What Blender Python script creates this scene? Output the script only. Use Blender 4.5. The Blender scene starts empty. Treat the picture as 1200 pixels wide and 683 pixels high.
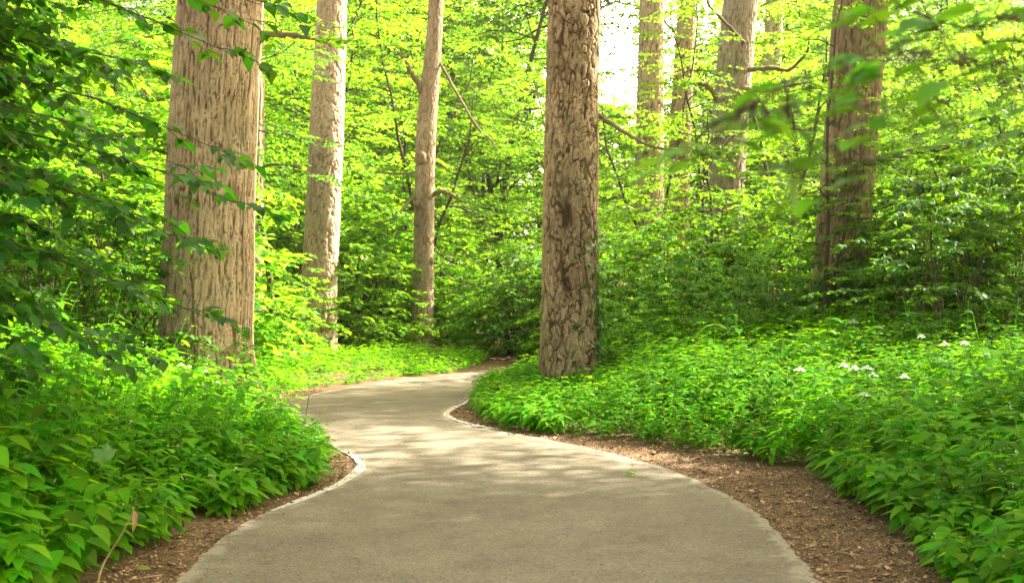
import bpy, math, random
import numpy as np
from mathutils import Vector

random.seed(7)
RNG = np.random.default_rng(11)
scene = bpy.context.scene
COL = scene.collection
F, CX, CY, H = 1300.0, 600.0, 341.5, 1.5          # focal length in photo pixels, centre, eye height


def gp(px, py):
    """ground point (flat ground) seen at a photo pixel"""
    d = F * H / (py - CY)
    return ((px - CX) / F * d, d)


def at(px, py, d):
    return np.array([(px - CX) / F * d, d, H + (CY - py) / F * d])


def norm(a):
    return a / np.maximum(np.linalg.norm(a, axis=-1, keepdims=True), 1e-9)


# ------------------------------------------------------------------ noise
def hash2(ix, iy, seed):
    ix = ix.astype(np.int64); iy = iy.astype(np.int64)
    h = (ix * 374761393 + iy * 668265263 + seed * 2147483647 + 1013904223) & 0xFFFFFFFF
    h = ((h ^ (h >> 13)) * 1274126177) & 0xFFFFFFFF
    h = ((h ^ (h >> 16)) * 2246822519) & 0xFFFFFFFF
    return ((h ^ (h >> 15)) & 0xFFFFFF) / float(0xFFFFFF)


def vnoise(x, y, seed, per=None):
    ix = np.floor(x); iy = np.floor(y)
    fx = x - ix; fy = y - iy
    fx = fx * fx * (3 - 2 * fx); fy = fy * fy * (3 - 2 * fy)
    x0 = ix; x1 = ix + 1
    if per:
        x0 = np.mod(x0, per); x1 = np.mod(x1, per)
    a = hash2(x0, iy, seed); b = hash2(x1, iy, seed)
    c = hash2(x0, iy + 1, seed); d = hash2(x1, iy + 1, seed)
    return (a * (1 - fx) + b * fx) * (1 - fy) + (c * (1 - fx) + d * fx) * fy


def worley(u, v, per, seed):
    iu = np.floor(u); iv = np.floor(v)
    f1 = np.full(u.shape, 9.0); f2 = np.full(u.shape, 9.0); cid = np.zeros(u.shape)
    for dx in (-1, 0, 1):
        for dy in (-1, 0, 1):
            cx = iu + dx; cy = iv + dy
            wx = np.mod(cx, per)
            jx = hash2(wx, cy, seed); jy = hash2(wx, cy, seed + 7)
            d = np.sqrt((cx + jx - u) ** 2 + (cy + jy - v) ** 2)
            nr = d < f1
            f2 = np.where(nr, f1, np.minimum(f2, d))
            cid = np.where(nr, hash2(wx, cy, seed + 19), cid)
            f1 = np.where(nr, d, f1)
    return f1, f2, cid


def sstep(a, b, x):
    t = np.clip((x - a) / (b - a), 0, 1)
    return t * t * (3 - 2 * t)


# ------------------------------------------------------------------ mesh helpers
class MB:
    """collects vertices and faces of any size into ONE mesh"""
    def __init__(self):
        self.v = []; self.f = []; self.n = 0; self.attr = []

    def add(self, verts, faces, attr=None):
        verts = np.asarray(verts, dtype=np.float32).reshape(-1, 3)
        for fa in (faces if isinstance(faces, (list, tuple)) else [faces]):
            self.f.append(np.asarray(fa, dtype=np.int32) + self.n)
        self.v.append(verts); self.n += len(verts)
        if attr is not None:
            self.attr.append(np.asarray(attr, dtype=np.float32).ravel())

    def mesh(self, name, mat, attr=None, smooth=True):
        m = bpy.data.meshes.new(name)
        v = np.concatenate(self.v)
        m.vertices.add(len(v)); m.vertices.foreach_set('co', v.ravel())
        loops = np.concatenate([f.ravel() for f in self.f])
        tot = np.concatenate([np.full(len(f), f.shape[1], np.int32) for f in self.f])
        start = np.concatenate([[0], np.cumsum(tot)[:-1]]).astype(np.int32)
        m.loops.add(len(loops)); m.loops.foreach_set('vertex_index', loops)
        m.polygons.add(len(tot)); m.polygons.foreach_set('loop_start', start)
        m.polygons.foreach_set('use_smooth', np.full(len(tot), smooth))
        m.update(calc_edges=True)
        if attr and self.attr:
            a = m.attributes.new(attr, 'FLOAT', 'POINT')
            a.data.foreach_set('value', np.concatenate(self.attr))
        m.materials.append(mat)
        return m


def obj(name, data, parent=None, loc=(0, 0, 0)):
    o = bpy.data.objects.new(name, data); COL.objects.link(o); o.location = loc
    if parent: o.parent = parent
    return o


def tag(o, label=None, cat=None, group=None, kind=None):
    if label: o['label'] = label
    if cat: o['category'] = cat
    if group: o['group'] = group
    if kind: o['kind'] = kind
    return o


def thing(name, label, cat, loc=(0, 0, 0), group=None, rz=0.0, sc=1.0):
    o = bpy.data.objects.new(name, None); COL.objects.link(o)
    o.location = loc; o.rotation_euler = (0, 0, rz); o.scale = (sc, sc, sc)
    o.empty_display_size = 0.2
    return tag(o, label, cat, group)


def tube(mb, pts, rad, sides=6, attr=None):
    pts = np.asarray(pts, float); n = len(pts)
    rad = np.broadcast_to(np.asarray(rad, float), (n,))
    t = norm(np.gradient(pts, axis=0))
    ref = np.array([0, 0, 1.0]) if abs(t[0][2]) < .9 else np.array([1.0, 0, 0])
    s = norm(np.cross(t, ref)); b = np.cross(s, t)
    a = np.arange(sides) / sides * 2 * math.pi
    ring = pts[:, None, :] + rad[:, None, None] * (np.cos(a)[None, :, None] * s[:, None, :] + np.sin(a)[None, :, None] * b[:, None, :])
    i = np.arange(n - 1)[:, None] * sides; j = np.arange(sides)[None, :]; k = (j + 1) % sides
    q = np.stack([i + j, i + k, i + sides + k, i + sides + j], -1).reshape(-1, 4)
    v = ring.reshape(-1, 3)
    cap = np.arange((n - 1) * sides, n * sides)[None, :]
    mb.add(v, [q, cap], None if attr is None else np.full(len(v), attr))


# leaf templates: rows of (t along, half width, lift of the edge, droop) -> vertices (t, w, z)
def leaf_template(kind):
    if kind == 'lo':                                        # 4 vertices, two triangles folded on the midrib
        v = [(0, 0, 0), (.45, .33, .07), (1, 0, -.12), (.45, -.33, .07)]
        return np.array(v), [np.array([[0, 1, 2], [0, 2, 3]])]
    if kind == 'mid':
        v = [(0, 0, 0), (.3, -.27, .05), (.3, 0, .0), (.3, .27, .05), (.66, -.2, .0), (.66, 0, -.06), (.66, .2, .0), (1, 0, -.22)]
        return np.array(v), [np.array([[0, 2, 1], [0, 3, 2], [4, 5, 7], [5, 6, 7]]), np.array([[1, 2, 5, 4], [2, 3, 6, 5]])]
    rows = [(.0, .0), (.08, .17), (.22, .3), (.4, .335), (.58, .27), (.74, .18), (.88, .09), (1., .0)]   # 'hi'
    v = []; tri = []; quad = []
    for i, (t, w) in enumerate(rows):
        z = -.26 * t * t
        if w == 0: v.append((t, 0, z))
        else:
            v += [(t - .02, -w, z + .16 * w), (t, 0, z), (t - .02, w, z + .16 * w)]
    tri += [[0, 2, 1], [0, 3, 2]]
    for r in range(5):
        a = 1 + 3 * r
        quad += [[a, a + 1, a + 4, a + 3], [a + 1, a + 2, a + 5, a + 4]]
    a = 16; tri += [[a, a + 1, a + 3], [a + 1, a + 2, a + 3]]
    return np.array(v), [np.array(tri), np.array(quad)]


TPL = {k: leaf_template(k) for k in ('lo', 'mid', 'hi')}


def add_leaves(mb, P, D, N, L, kind, wide=1.0):
    """P base, D direction, N rough normal, L length"""
    tv, tf = TPL[kind]
    if len(P) == 0: return
    P = np.asarray(P, np.float32); D = norm(np.asarray(D, np.float32)); L = np.asarray(L, np.float32)
    S = norm(np.cross(D, N)); N2 = np.cross(S, D)
    wide = np.broadcast_to(np.asarray(wide, np.float32), (len(P),))
    v = P[:, None, :] + L[:, None, None] * (tv[None, :, 0:1] * D[:, None, :] + (tv[None, :, 1:2] * wide[:, None, None]) * S[:, None, :] + tv[None, :, 2:3] * N2[:, None, :])
    nv = len(tv); off = (np.arange(len(P)) * nv)[:, None, None]
    mb.add(v.reshape(-1, 3), [(off + f[None]).reshape(-1, f.shape[1]) for f in tf])


# ------------------------------------------------------------------ materials
def new_mat(name):
    m = bpy.data.materials.new(name); m.use_nodes = True
    nt = m.node_tree
    for n in list(nt.nodes): nt.nodes.remove(n)
    return m, nt, nt.nodes.new('ShaderNodeOutputMaterial')


def nd(nt, t, **kw):
    n = nt.nodes.new(t)
    for k, v in kw.items():
        if k in n.inputs: n.inputs[k].default_value = v
        else: setattr(n, k, v)
    return n


def leaf_mat(name, base, trans, tmix=.5, rough=.5, var=.5, hue=.03, spec=.3, patch=False):
    m, nt, out = new_mat(name)
    geo = nd(nt, 'ShaderNodeNewGeometry'); oi = nd(nt, 'ShaderNodeObjectInfo')
    mr = nd(nt, 'ShaderNodeMapRange'); mr.inputs['To Min'].default_value = 1 - var; mr.inputs['To Max'].default_value = 1 + var
    nt.links.new(geo.outputs['Random Per Island'], mr.inputs['Value'])
    ov = nd(nt, 'ShaderNodeMapRange'); ov.inputs['To Min'].default_value = .52; ov.inputs['To Max'].default_value = 1.3
    nt.links.new(oi.outputs['Random'], ov.inputs['Value'])
    pm = nd(nt, 'ShaderNodeMath', operation='MULTIPLY'); nt.links.new(mr.outputs[0], pm.inputs[0]); nt.links.new(ov.outputs[0], pm.inputs[1])
    if patch:
        tcp = nd(nt, 'ShaderNodeTexCoord'); pn = nd(nt, 'ShaderNodeTexNoise'); pn.inputs['Scale'].default_value = 1.3; pn.inputs['Detail'].default_value = 4
        nt.links.new(tcp.outputs['Object'], pn.inputs['Vector'])
        pr_ = nd(nt, 'ShaderNodeMapRange'); pr_.inputs['From Min'].default_value = .3; pr_.inputs['From Max'].default_value = .7
        pr_.inputs['To Min'].default_value = .8; pr_.inputs['To Max'].default_value = 1.2; nt.links.new(pn.outputs['Fac'], pr_.inputs['Value'])
        nt.links.new(mr.outputs[0], pm.inputs[0]); nt.links.new(pr_.outputs[0], pm.inputs[1])
    mr = pm
    m2 = nd(nt, 'ShaderNodeMapRange'); m2.inputs['To Min'].default_value = .5 - hue; m2.inputs['To Max'].default_value = .5 + hue
    mul = nd(nt, 'ShaderNodeMath', operation='MULTIPLY_ADD'); mul.inputs[1].default_value = 7.31
    fr = nd(nt, 'ShaderNodeMath', operation='FRACT')
    nt.links.new(geo.outputs['Random Per Island'], mul.inputs[0]); nt.links.new(oi.outputs['Random'], mul.inputs[2])
    nt.links.new(mul.outputs[0], fr.inputs[0]); nt.links.new(fr.outputs[0], m2.inputs['Value'])
    outs = []
    for c in (base, trans):
        h = nd(nt, 'ShaderNodeHueSaturation'); h.inputs['Color'].default_value = (*c, 1)
        nt.links.new(mr.outputs[0], h.inputs['Value']); nt.links.new(m2.outputs[0], h.inputs['Hue'])
        outs.append(h)
    p = nd(nt, 'ShaderNodeBsdfPrincipled'); p.inputs['Roughness'].default_value = rough
    p.inputs['Specular IOR Level'].default_value = spec
    nt.links.new(outs[0].outputs[0], p.inputs['Base Color'])
    tr = nd(nt, 'ShaderNodeBsdfTranslucent'); nt.links.new(outs[1].outputs[0], tr.inputs['Color'])
    mx = nd(nt, 'ShaderNodeMixShader'); mx.inputs[0].default_value = tmix
    nt.links.new(p.outputs[0], mx.inputs[1]); nt.links.new(tr.outputs[0], mx.inputs[2])
    nt.links.new(mx.outputs[0], out.inputs['Surface'])
    return m


def ramp(nt, stops):
    r = nd(nt, 'ShaderNodeValToRGB')
    e = r.color_ramp.elements
    while len(e) < len(stops): e.new(.5)
    for el, (p, c) in zip(e, stops):
        el.position = p; el.color = (*c, 1)
    return r


def bark_mat(name, stops, scale=9, zs=.3, bump=.5):
    """bark colour from the 'bark' attribute (0 fissure, 1 plate) with lichen and streak noise"""
    m, nt, out = new_mat(name)
    a = nd(nt, 'ShaderNodeAttribute'); a.attribute_name = 'bark'
    tc = nd(nt, 'ShaderNodeTexCoord'); mp = nd(nt, 'ShaderNodeMapping'); mp.inputs['Scale'].default_value = (1, 1, zs)
    nt.links.new(tc.outputs['Object'], mp.inputs[0])
    nz = nd(nt, 'ShaderNodeTexNoise'); nz.inputs['Scale'].default_value = scale; nz.inputs['Detail'].default_value = 6
    nt.links.new(mp.outputs[0], nz.inputs['Vector'])
    fine = nd(nt, 'ShaderNodeTexNoise'); fine.inputs['Scale'].default_value = scale * 7; fine.inputs['Detail'].default_value = 5
    nt.links.new(mp.outputs[0], fine.inputs['Vector'])
    ad = nd(nt, 'ShaderNodeMath', operation='MULTIPLY_ADD'); ad.inputs[1].default_value = .45
    nt.links.new(nz.outputs['Fac'], ad.inputs[0]); nt.links.new(a.outputs['Fac'], ad.inputs[2])
    a2 = nd(nt, 'ShaderNodeMath', operation='MULTIPLY_ADD'); a2.inputs[1].default_value = .35
    nt.links.new(fine.outputs['Fac'], a2.inputs[0]); nt.links.new(ad.outputs[0], a2.inputs[2])
    sc = nd(nt, 'ShaderNodeMath', operation='MULTIPLY'); sc.inputs[1].default_value = 1 / 1.6
    nt.links.new(a2.outputs[0], sc.inputs[0])
    r = ramp(nt, stops); nt.links.new(sc.outputs[0], r.inputs[0])
    lich = nd(nt, 'ShaderNodeTexNoise'); lich.inputs['Scale'].default_value = 1.6; lich.inputs['Detail'].default_value = 8
    nt.links.new(tc.outputs['Object'], lich.inputs['Vector'])
    lr = ramp(nt, [(.5, (0, 0, 0)), (.72, (.45, .45, .45))]); nt.links.new(lich.outputs['Fac'], lr.inputs[0])
    mx = nd(nt, 'ShaderNodeMix', data_type='RGBA'); mx.inputs['B'].default_value = (.21, .21, .12, 1)
    nt.links.new(lr.outputs[0], mx.inputs['Factor']); nt.links.new(r.outputs[0], mx.inputs['A'])
    # moss and damp staining creeping up from the foot, broad tone changes up the trunk
    sx = nd(nt, 'ShaderNodeSeparateXYZ'); nt.links.new(tc.outputs['Object'], sx.inputs[0])
    mn = nd(nt, 'ShaderNodeTexNoise'); mn.inputs['Scale'].default_value = 3.1; mn.inputs['Detail'].default_value = 8; mn.inputs['Roughness'].default_value = .65
    nt.links.new(tc.outputs['Object'], mn.inputs['Vector'])
    mz = nd(nt, 'ShaderNodeMath', operation='MULTIPLY_ADD'); mz.inputs[1].default_value = -.22; nt.links.new(sx.outputs['Z'], mz.inputs[0]); nt.links.new(mn.outputs['Fac'], mz.inputs[2])
    mr_ = ramp(nt, [(.3, (0, 0, 0)), (.6, (.5, .5, .5))]); nt.links.new(mz.outputs[0], mr_.inputs[0])
    m5 = nd(nt, 'ShaderNodeMix', data_type='RGBA'); m5.inputs['B'].default_value = (.085, .10, .035, 1)
    nt.links.new(mr_.outputs[0], m5.inputs['Factor']); nt.links.new(mx.outputs['Result'], m5.inputs['A'])
    bn = nd(nt, 'ShaderNodeTexNoise'); bn.inputs['Scale'].default_value = 1.1; bn.inputs['Detail'].default_value = 5; nt.links.new(mp.outputs[0], bn.inputs['Vector'])
    br_ = ramp(nt, [(.3, (.62, .60, .56)), (.68, (1.12, 1.08, 1.0))]); nt.links.new(bn.outputs['Fac'], br_.inputs[0])
    m6 = nd(nt, 'ShaderNodeMix', data_type='RGBA', blend_type='MULTIPLY'); m6.inputs['Factor'].default_value = 1
    nt.links.new(m5.outputs['Result'], m6.inputs['A']); nt.links.new(br_.outputs[0], m6.inputs['B']); mx = m6
    p = nd(nt, 'ShaderNodeBsdfPrincipled'); p.inputs['Roughness'].default_value = .9; p.inputs['Specular IOR Level'].default_value = .15
    nt.links.new(mx.outputs['Result'], p.inputs['Base Color'])
    b = nd(nt, 'ShaderNodeBump'); b.inputs['Strength'].default_value = bump; b.inputs['Distance'].default_value = .02
    nt.links.new(a2.outputs[0], b.inputs['Height']); nt.links.new(b.outputs[0], p.inputs['Normal'])
    nt.links.new(p.outputs[0], out.inputs['Surface'])
    return m


def plain_mat(name, c, rough=.8, var=.25, scale=12, spec=.2, island=0.0):
    m, nt, out = new_mat(name)
    tc = nd(nt, 'ShaderNodeTexCoord'); nz = nd(nt, 'ShaderNodeTexNoise'); nz.inputs['Scale'].default_value = scale; nz.inputs['Detail'].default_value = 6
    nt.links.new(tc.outputs['Object'], nz.inputs['Vector'])
    r = ramp(nt, [(.3, tuple(x * (1 - var) for x in c)), (.7, tuple(x * (1 + var) for x in c))])
    nt.links.new(nz.outputs['Fac'], r.inputs[0])
    src = r.outputs[0]
    if island:
        geo = nd(nt, 'ShaderNodeNewGeometry')
        mr = nd(nt, 'ShaderNodeMapRange'); mr.inputs['To Min'].default_value = 1 - island; mr.inputs['To Max'].default_value = 1 + island
        nt.links.new(geo.outputs['Random Per Island'], mr.inputs['Value'])
        h = nd(nt, 'ShaderNodeHueSaturation'); nt.links.new(src, h.inputs['Color']); nt.links.new(mr.outputs[0], h.inputs['Value'])
        src = h.outputs[0]
    p = nd(nt, 'ShaderNodeBsdfPrincipled'); p.inputs['Roughness'].default_value = rough; p.inputs['Specular IOR Level'].default_value = spec
    nt.links.new(src, p.inputs['Base Color']); nt.links.new(p.outputs[0], out.inputs['Surface'])
    return m


M_HERB = leaf_mat('herb_leaf', (.088, .255, .005), (.25, .58, .005), .5, .65, .45, .025, .12, True)
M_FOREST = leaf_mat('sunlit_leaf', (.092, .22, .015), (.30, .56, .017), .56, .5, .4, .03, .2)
M_FAR = leaf_mat('distant_leaf', (.10, .23, .02), (.32, .58, .024), .6, .6, .35, .03)
M_SHRUB = leaf_mat('shrub_leaf', (.070, .20, .014), (.22, .48, .014), .45, .5, .4, .025, .2)
M_BOUGH = leaf_mat('bough_leaf', (.06, .18, .012), (.17, .42, .012), .5, .5, .35, .02, .15)
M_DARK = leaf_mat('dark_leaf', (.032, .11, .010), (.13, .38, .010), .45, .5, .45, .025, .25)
M_LITTER = plain_mat('dry_leaf', (.25, .16, .083), .85, .35, 8, .15, .75)
M_TWIG = plain_mat('twig_bark', (.075, .055, .035), .9, .35, 20)
M_STEM = plain_mat('green_stem', (.12, .2, .04), .7, .3, 20)
M_DRYSTEM = plain_mat('dry_stem', (.42, .32, .15), .7, .3, 30)
M_WHITE = plain_mat('white_petal', (.66, .67, .58), .7, .1, 20)
M_YLEAF = leaf_mat('yellowed_leaf', (.30, .36, .03), (.4, .5, .03), .4, .5, .15, .02)
M_PALELEAF = leaf_mat('pale_leaf', (.17, .36, .08), (.2, .45, .06), .3, .5, .1, .01)
M_PINE = bark_mat('pine_bark', [(.2, (.024, .016, .010)), (.36, (.095, .062, .037)), (.54, (.25, .175, .108)), (.82, (.46, .36, .24))], 7, .5, .6)
M_OAK = bark_mat('oak_bark', [(.2, (.038, .026, .016)), (.38, (.15, .105, .062)), (.58, (.35, .26, .165)), (.85, (.52, .42, .285))], 8, .22, .6)
M_LIMB = bark_mat('limb_bark', [(.15, (.06, .042, .028)), (.45, (.14, .10, .068)), (.9, (.30, .235, .165))], 12, .5, .8)
M_OAKDARK = bark_mat('dark_oak_bark', [(.2, (.045, .03, .018)), (.38, (.14, .10, .06)), (.58, (.29, .215, .135)), (.88, (.45, .35, .235))], 7, .22, .7)
M_OAKGREY = bark_mat('grey_oak_bark', [(.2, (.07, .055, .042)), (.4, (.17, .14, .105)), (.6, (.30, .25, .19)), (.88, (.43, .37, .29))], 6, .3, .6)
M_PALE = bark_mat('pale_bark', [(.15, (.16, .10, .07)), (.42, (.34, .235, .17)), (.65, (.50, .38, .285)), (.92, (.62, .50, .39))], 8, .3, .5)
M_GREY = bark_mat('grey_bark', [(.15, (.13, .09, .06)), (.45, (.26, .19, .13)), (.9, (.44, .35, .25))], 10, .4, .4)


def path_mat():
    m, nt, out = new_mat('worn_asphalt')
    tc = nd(nt, 'ShaderNodeTexCoord')
    big = nd(nt, 'ShaderNodeTexNoise'); big.inputs['Scale'].default_value = 1.1; big.inputs['Detail'].default_value = 7; big.inputs['Roughness'].default_value = .6
    fine = nd(nt, 'ShaderNodeTexNoise'); fine.inputs['Scale'].default_value = 95; fine.inputs['Detail'].default_value = 3
    vor = nd(nt, 'ShaderNodeTexVoronoi'); vor.inputs['Scale'].default_value = 75
    for n in (big, fine, vor): nt.links.new(tc.outputs['Object'], n.inputs['Vector'])
    r = ramp(nt, [(.3, (.138, .114, .077)), (.5, (.162, .136, .094)), (.72, (.188, .159, .112))]); nt.links.new(big.outputs['Fac'], r.inputs[0])
    sp = ramp(nt, [(0, (.6, .6, .6)), (.45, (.96, .96, .96)), (1, (1.45, 1.43, 1.38))]); nt.links.new(vor.outputs['Color'], sp.inputs[0])
    mu = nd(nt, 'ShaderNodeMix', data_type='RGBA', blend_type='MULTIPLY'); mu.inputs['Factor'].default_value = .75
    nt.links.new(r.outputs[0], mu.inputs['A']); nt.links.new(sp.outputs[0], mu.inputs['B'])
    # sand and dust swept to the edges ('edge' is the distance to the nearer edge in metres)
    at_ = nd(nt, 'ShaderNodeAttribute'); at_.attribute_name = 'edge'
    en = nd(nt, 'ShaderNodeTexNoise'); en.inputs['Scale'].default_value = 5; en.inputs['Detail'].default_value = 8; en.inputs['Roughness'].default_value = .7
    nt.links.new(tc.outputs['Object'], en.inputs['Vector'])
    ma = nd(nt, 'ShaderNodeMath', operation='MULTIPLY_ADD'); ma.inputs[1].default_value = -.55
    nt.links.new(en.outputs['Fac'], ma.inputs[0]); nt.links.new(at_.outputs['Fac'], ma.inputs[2])
    er = ramp(nt, [(0, (1, 1, 1)), (.06, (0, 0, 0))])
    sh = nd(nt, 'ShaderNodeMath', operation='ADD'); sh.inputs[1].default_value = .235
    nt.links.new(ma.outputs[0], sh.inputs[0]); nt.links.new(sh.outputs[0], er.inputs[0])
    mx = nd(nt, 'ShaderNodeMix', data_type='RGBA'); mx.inputs['B'].default_value = (.25, .215, .155, 1)
    # stains, hairline cracks
    st = nd(nt, 'ShaderNodeTexNoise'); st.inputs['Scale'].default_value = 3.2; st.inputs['Detail'].default_value = 9; st.inputs['Roughness'].default_value = .72
    ck = nd(nt, 'ShaderNodeTexVoronoi', feature='DISTANCE_TO_EDGE'); ck.inputs['Scale'].default_value = .75
    wv = nd(nt, 'ShaderNodeMix', data_type='RGBA', blend_type='LINEAR_LIGHT'); wv.inputs['Factor'].default_value = .16
    nt.links.new(tc.outputs['Object'], st.inputs['Vector']); nt.links.new(tc.outputs['Object'], wv.inputs['A']); nt.links.new(st.outputs['Color'], wv.inputs['B']); nt.links.new(wv.outputs['Result'], ck.inputs['Vector'])
    cr = ramp(nt, [(0, (.45, .42, .4)), (.006, (1, 1, 1))]); nt.links.new(ck.outputs['Distance'], cr.inputs[0])
    sr = ramp(nt, [(.36, (.84, .83, .81)), (.5, (1, 1, 1)), (.64, (1.08, 1.08, 1.07))]); nt.links.new(st.outputs['Fac'], sr.inputs[0])
    m3 = nd(nt, 'ShaderNodeMix', data_type='RGBA', blend_type='MULTIPLY'); m3.inputs['Factor'].default_value = 1; nt.links.new(mu.outputs['Result'], m3.inputs['A']); nt.links.new(sr.outputs[0], m3.inputs['B'])
    m4 = nd(nt, 'ShaderNodeMix', data_type='RGBA', blend_type='MULTIPLY'); m4.inputs['Factor'].default_value = .25; nt.links.new(m3.outputs['Result'], m4.inputs['A']); nt.links.new(cr.outputs[0], m4.inputs['B'])
    nt.links.new(er.outputs[0], mx.inputs['Factor']); nt.links.new(m4.outputs['Result'], mx.inputs['A'])
    p = nd(nt, 'ShaderNodeBsdfPrincipled'); p.inputs['Roughness'].default_value = .85; p.inputs['Specular IOR Level'].default_value = .25
    nt.links.new(mx.outputs['Result'], p.inputs['Base Color'])
    b = nd(nt, 'ShaderNodeBump'); b.inputs['Strength'].default_value = .5; b.inputs['Distance'].default_value = .006
    nt.links.new(vor.outputs['Distance'], b.inputs['Height'])
    b2 = nd(nt, 'ShaderNodeBump'); b2.inputs['Strength'].default_value = .3; b2.inputs['Distance'].default_value = .03
    nt.links.new(big.outputs['Fac'], b2.inputs['Height']); nt.links.new(b.outputs[0], b2.inputs['Normal'])
    nt.links.new(b2.outputs[0], p.inputs['Normal']); nt.links.new(p.outputs[0], out.inputs['Surface'])
    return m


def soil_mat():
    m, nt, out = new_mat('woodland_soil')
    tc = nd(nt, 'ShaderNodeTexCoord')
    a = nd(nt, 'ShaderNodeTexNoise'); a.inputs['Scale'].default_value = 2.2; a.inputs['Detail'].default_value = 8; a.inputs['Roughness'].default_value = .7
    f = nd(nt, 'ShaderNodeTexNoise'); f.inputs['Scale'].default_value = 38; f.inputs['Detail'].default_value = 6; f.inputs['Roughness'].default_value = .7
    for n in (a, f): nt.links.new(tc.outputs['Object'], n.inputs['Vector'])
    r = ramp(nt, [(.3, (.105, .066, .037)), (.55, (.175, .113, .065)), (.75, (.26, .18, .11))]); nt.links.new(a.outputs['Fac'], r.inputs[0])
    s = ramp(nt, [(.3, (.5, .5, .5)), (.7, (1.4, 1.35, 1.3))]); nt.links.new(f.outputs['Fac'], s.inputs[0])
    mu = nd(nt, 'ShaderNodeMix', data_type='RGBA', blend_type='MULTIPLY'); mu.inputs['Factor'].default_value = .9
    nt.links.new(r.outputs[0], mu.inputs['A']); nt.links.new(s.outputs[0], mu.inputs['B'])
    p = nd(nt, 'ShaderNodeBsdfPrincipled'); p.inputs['Roughness'].default_value = .95; p.inputs['Specular IOR Level'].default_value = .1
    nt.links.new(mu.outputs['Result'], p.inputs['Base Color'])
    b = nd(nt, 'ShaderNodeBump'); b.inputs['Strength'].default_value = .8; b.inputs['Distance'].default_value = .02
    nt.links.new(f.outputs['Fac'], b.inputs['Height']); nt.links.new(b.outputs[0], p.inputs['Normal'])
    nt.links.new(p.outputs[0], out.inputs['Surface'])
    return m


def line_mat():
    m, nt, out = new_mat('worn_white_paint')
    tc = nd(nt, 'ShaderNodeTexCoord')
    a = nd(nt, 'ShaderNodeTexNoise'); a.inputs['Scale'].default_value = 14; a.inputs['Detail'].default_value = 8; a.inputs['Roughness'].default_value = .75
    nt.links.new(tc.outputs['Object'], a.inputs['Vector'])
    r = ramp(nt, [(.36, (.24, .21, .16)), (.47, (.45, .42, .36)), (.78, (.68, .66, .58))]); nt.links.new(a.outputs['Fac'], r.inputs[0])
    p = nd(nt, 'ShaderNodeBsdfPrincipled'); p.inputs['Roughness'].default_value = .8
    nt.links.new(r.outputs[0], p.inputs['Base Color']); nt.links.new(p.outputs[0], out.inputs['Surface'])
    return m


# ------------------------------------------------------------------ ground and path
Lw = [(-3.6, -6), (-3.1, -3), (-2.6, 0), (-2.25, 2.2), (-2.02, 4), gp(158, 715), gp(205, 683), gp(250, 640), gp(300, 606), gp(350, 588), gp(397, 567), gp(425, 549), gp(418, 535), gp(390, 525),
      gp(350, 514.5), gp(308, 502), gp(288, 488), gp(300, 477), gp(335, 469.5), gp(390, 457), gp(450, 448), gp(500, 442), gp(540, 438), gp(575, 434.5), gp(640, 431), gp(770, 429), gp(1000, 427)]
Rw = [(2.4, -6), (2.1, -3), (1.9, 0), (1.75, 2.2), (1.65, 4), gp(985, 715), gp(960, 683), gp(925, 640), gp(880, 597), gp(800, 556), gp(740, 538), gp(690, 525), gp(640, 515), gp(600, 507.5),
      gp(568, 502), gp(540, 496), gp(524, 490), gp(520, 485), gp(526, 479.5), gp(538, 474), gp(549, 465), gp(556, 456), gp(568, 448), gp(600, 441.5), gp(690, 437.5), gp(820, 436), gp(1000, 435)]
VL = [(-4.5, -6), (-3.2, 0), gp(40, 715), gp(95, 683), gp(150, 655), gp(240, 612), gp(334, 583.5), gp(376, 563.5), gp(390, 547), gp(378, 530), gp(345, 517), gp(298, 506),
      gp(262, 490), gp(278, 474), gp(325, 465.5), gp(385, 453.5), gp(450, 445), gp(500, 439.5), gp(538, 436), gp(556, 430), gp(600, 425), gp(770, 423), gp(1000, 423)]
VR = [(4.2, -6), (3.2, 0), gp(1150, 715), gp(1110, 690), gp(1060, 628), gp(1010, 592), gp(940, 553), gp(860, 535), gp(780, 524), gp(700, 514), gp(640, 507), gp(600, 502),
      gp(572, 495), gp(556, 487), gp(553, 478), gp(560, 467), gp(566, 459), gp(576, 452), gp(600, 446), gp(690, 441), gp(820, 440), gp(1000, 439)]


def catmull(P, k):
    P = np.array(P, float); n = len(P); out = []
    for i in range(n - 1):
        p0, p1, p2, p3 = P[max(i - 1, 0)], P[i], P[i + 1], P[min(i + 2, n - 1)]
        for t in np.arange(k) / k:
            out.append(.5 * (2 * p1 + (p2 - p0) * t + (2 * p0 - 5 * p1 + 4 * p2 - p3) * t * t + (3 * p1 - 3 * p2 + p3 - p0) * t ** 3))
    out.append(P[-1]); return np.array(out)


LE = catmull(Lw, 16); RE = catmull(Rw, 16)
BARE = np.concatenate([np.array(VL), np.array(VR)[::-1]])
PATH_POLY = np.concatenate([LE, RE[::-1]])


def inside(px, py, poly):
    c = np.zeros(px.shape, bool); n = len(poly); j = n - 1
    for i in range(n):
        xi, yi = poly[i]; xj, yj = poly[j]
        if yi != yj:
            c ^= ((yi > py) != (yj > py)) & (px < (xj - xi) * (py - yi) / (yj - yi) + xi)
        j = i
    return c


def dist_poly(px, py, poly, closed=True):
    d = np.full(px.shape, 1e9); gx = np.zeros(px.shape); gy = np.zeros(px.shape)
    n = len(poly)
    for i in range(n if closed else n - 1):
        a = poly[i]; b = poly[(i + 1) % n]; e = b - a
        t = np.clip(((px - a[0]) * e[0] + (py - a[1]) * e[1]) / max(e @ e, 1e-9), 0, 1)
        qx = a[0] + t * e[0]; qy = a[1] + t * e[1]
        dd = np.hypot(px - qx, py - qy); m = dd < d
        d = np.where(m, dd, d); gx = np.where(m, qx, gx); gy = np.where(m, qy, gy)
    return d, gx, gy


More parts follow.
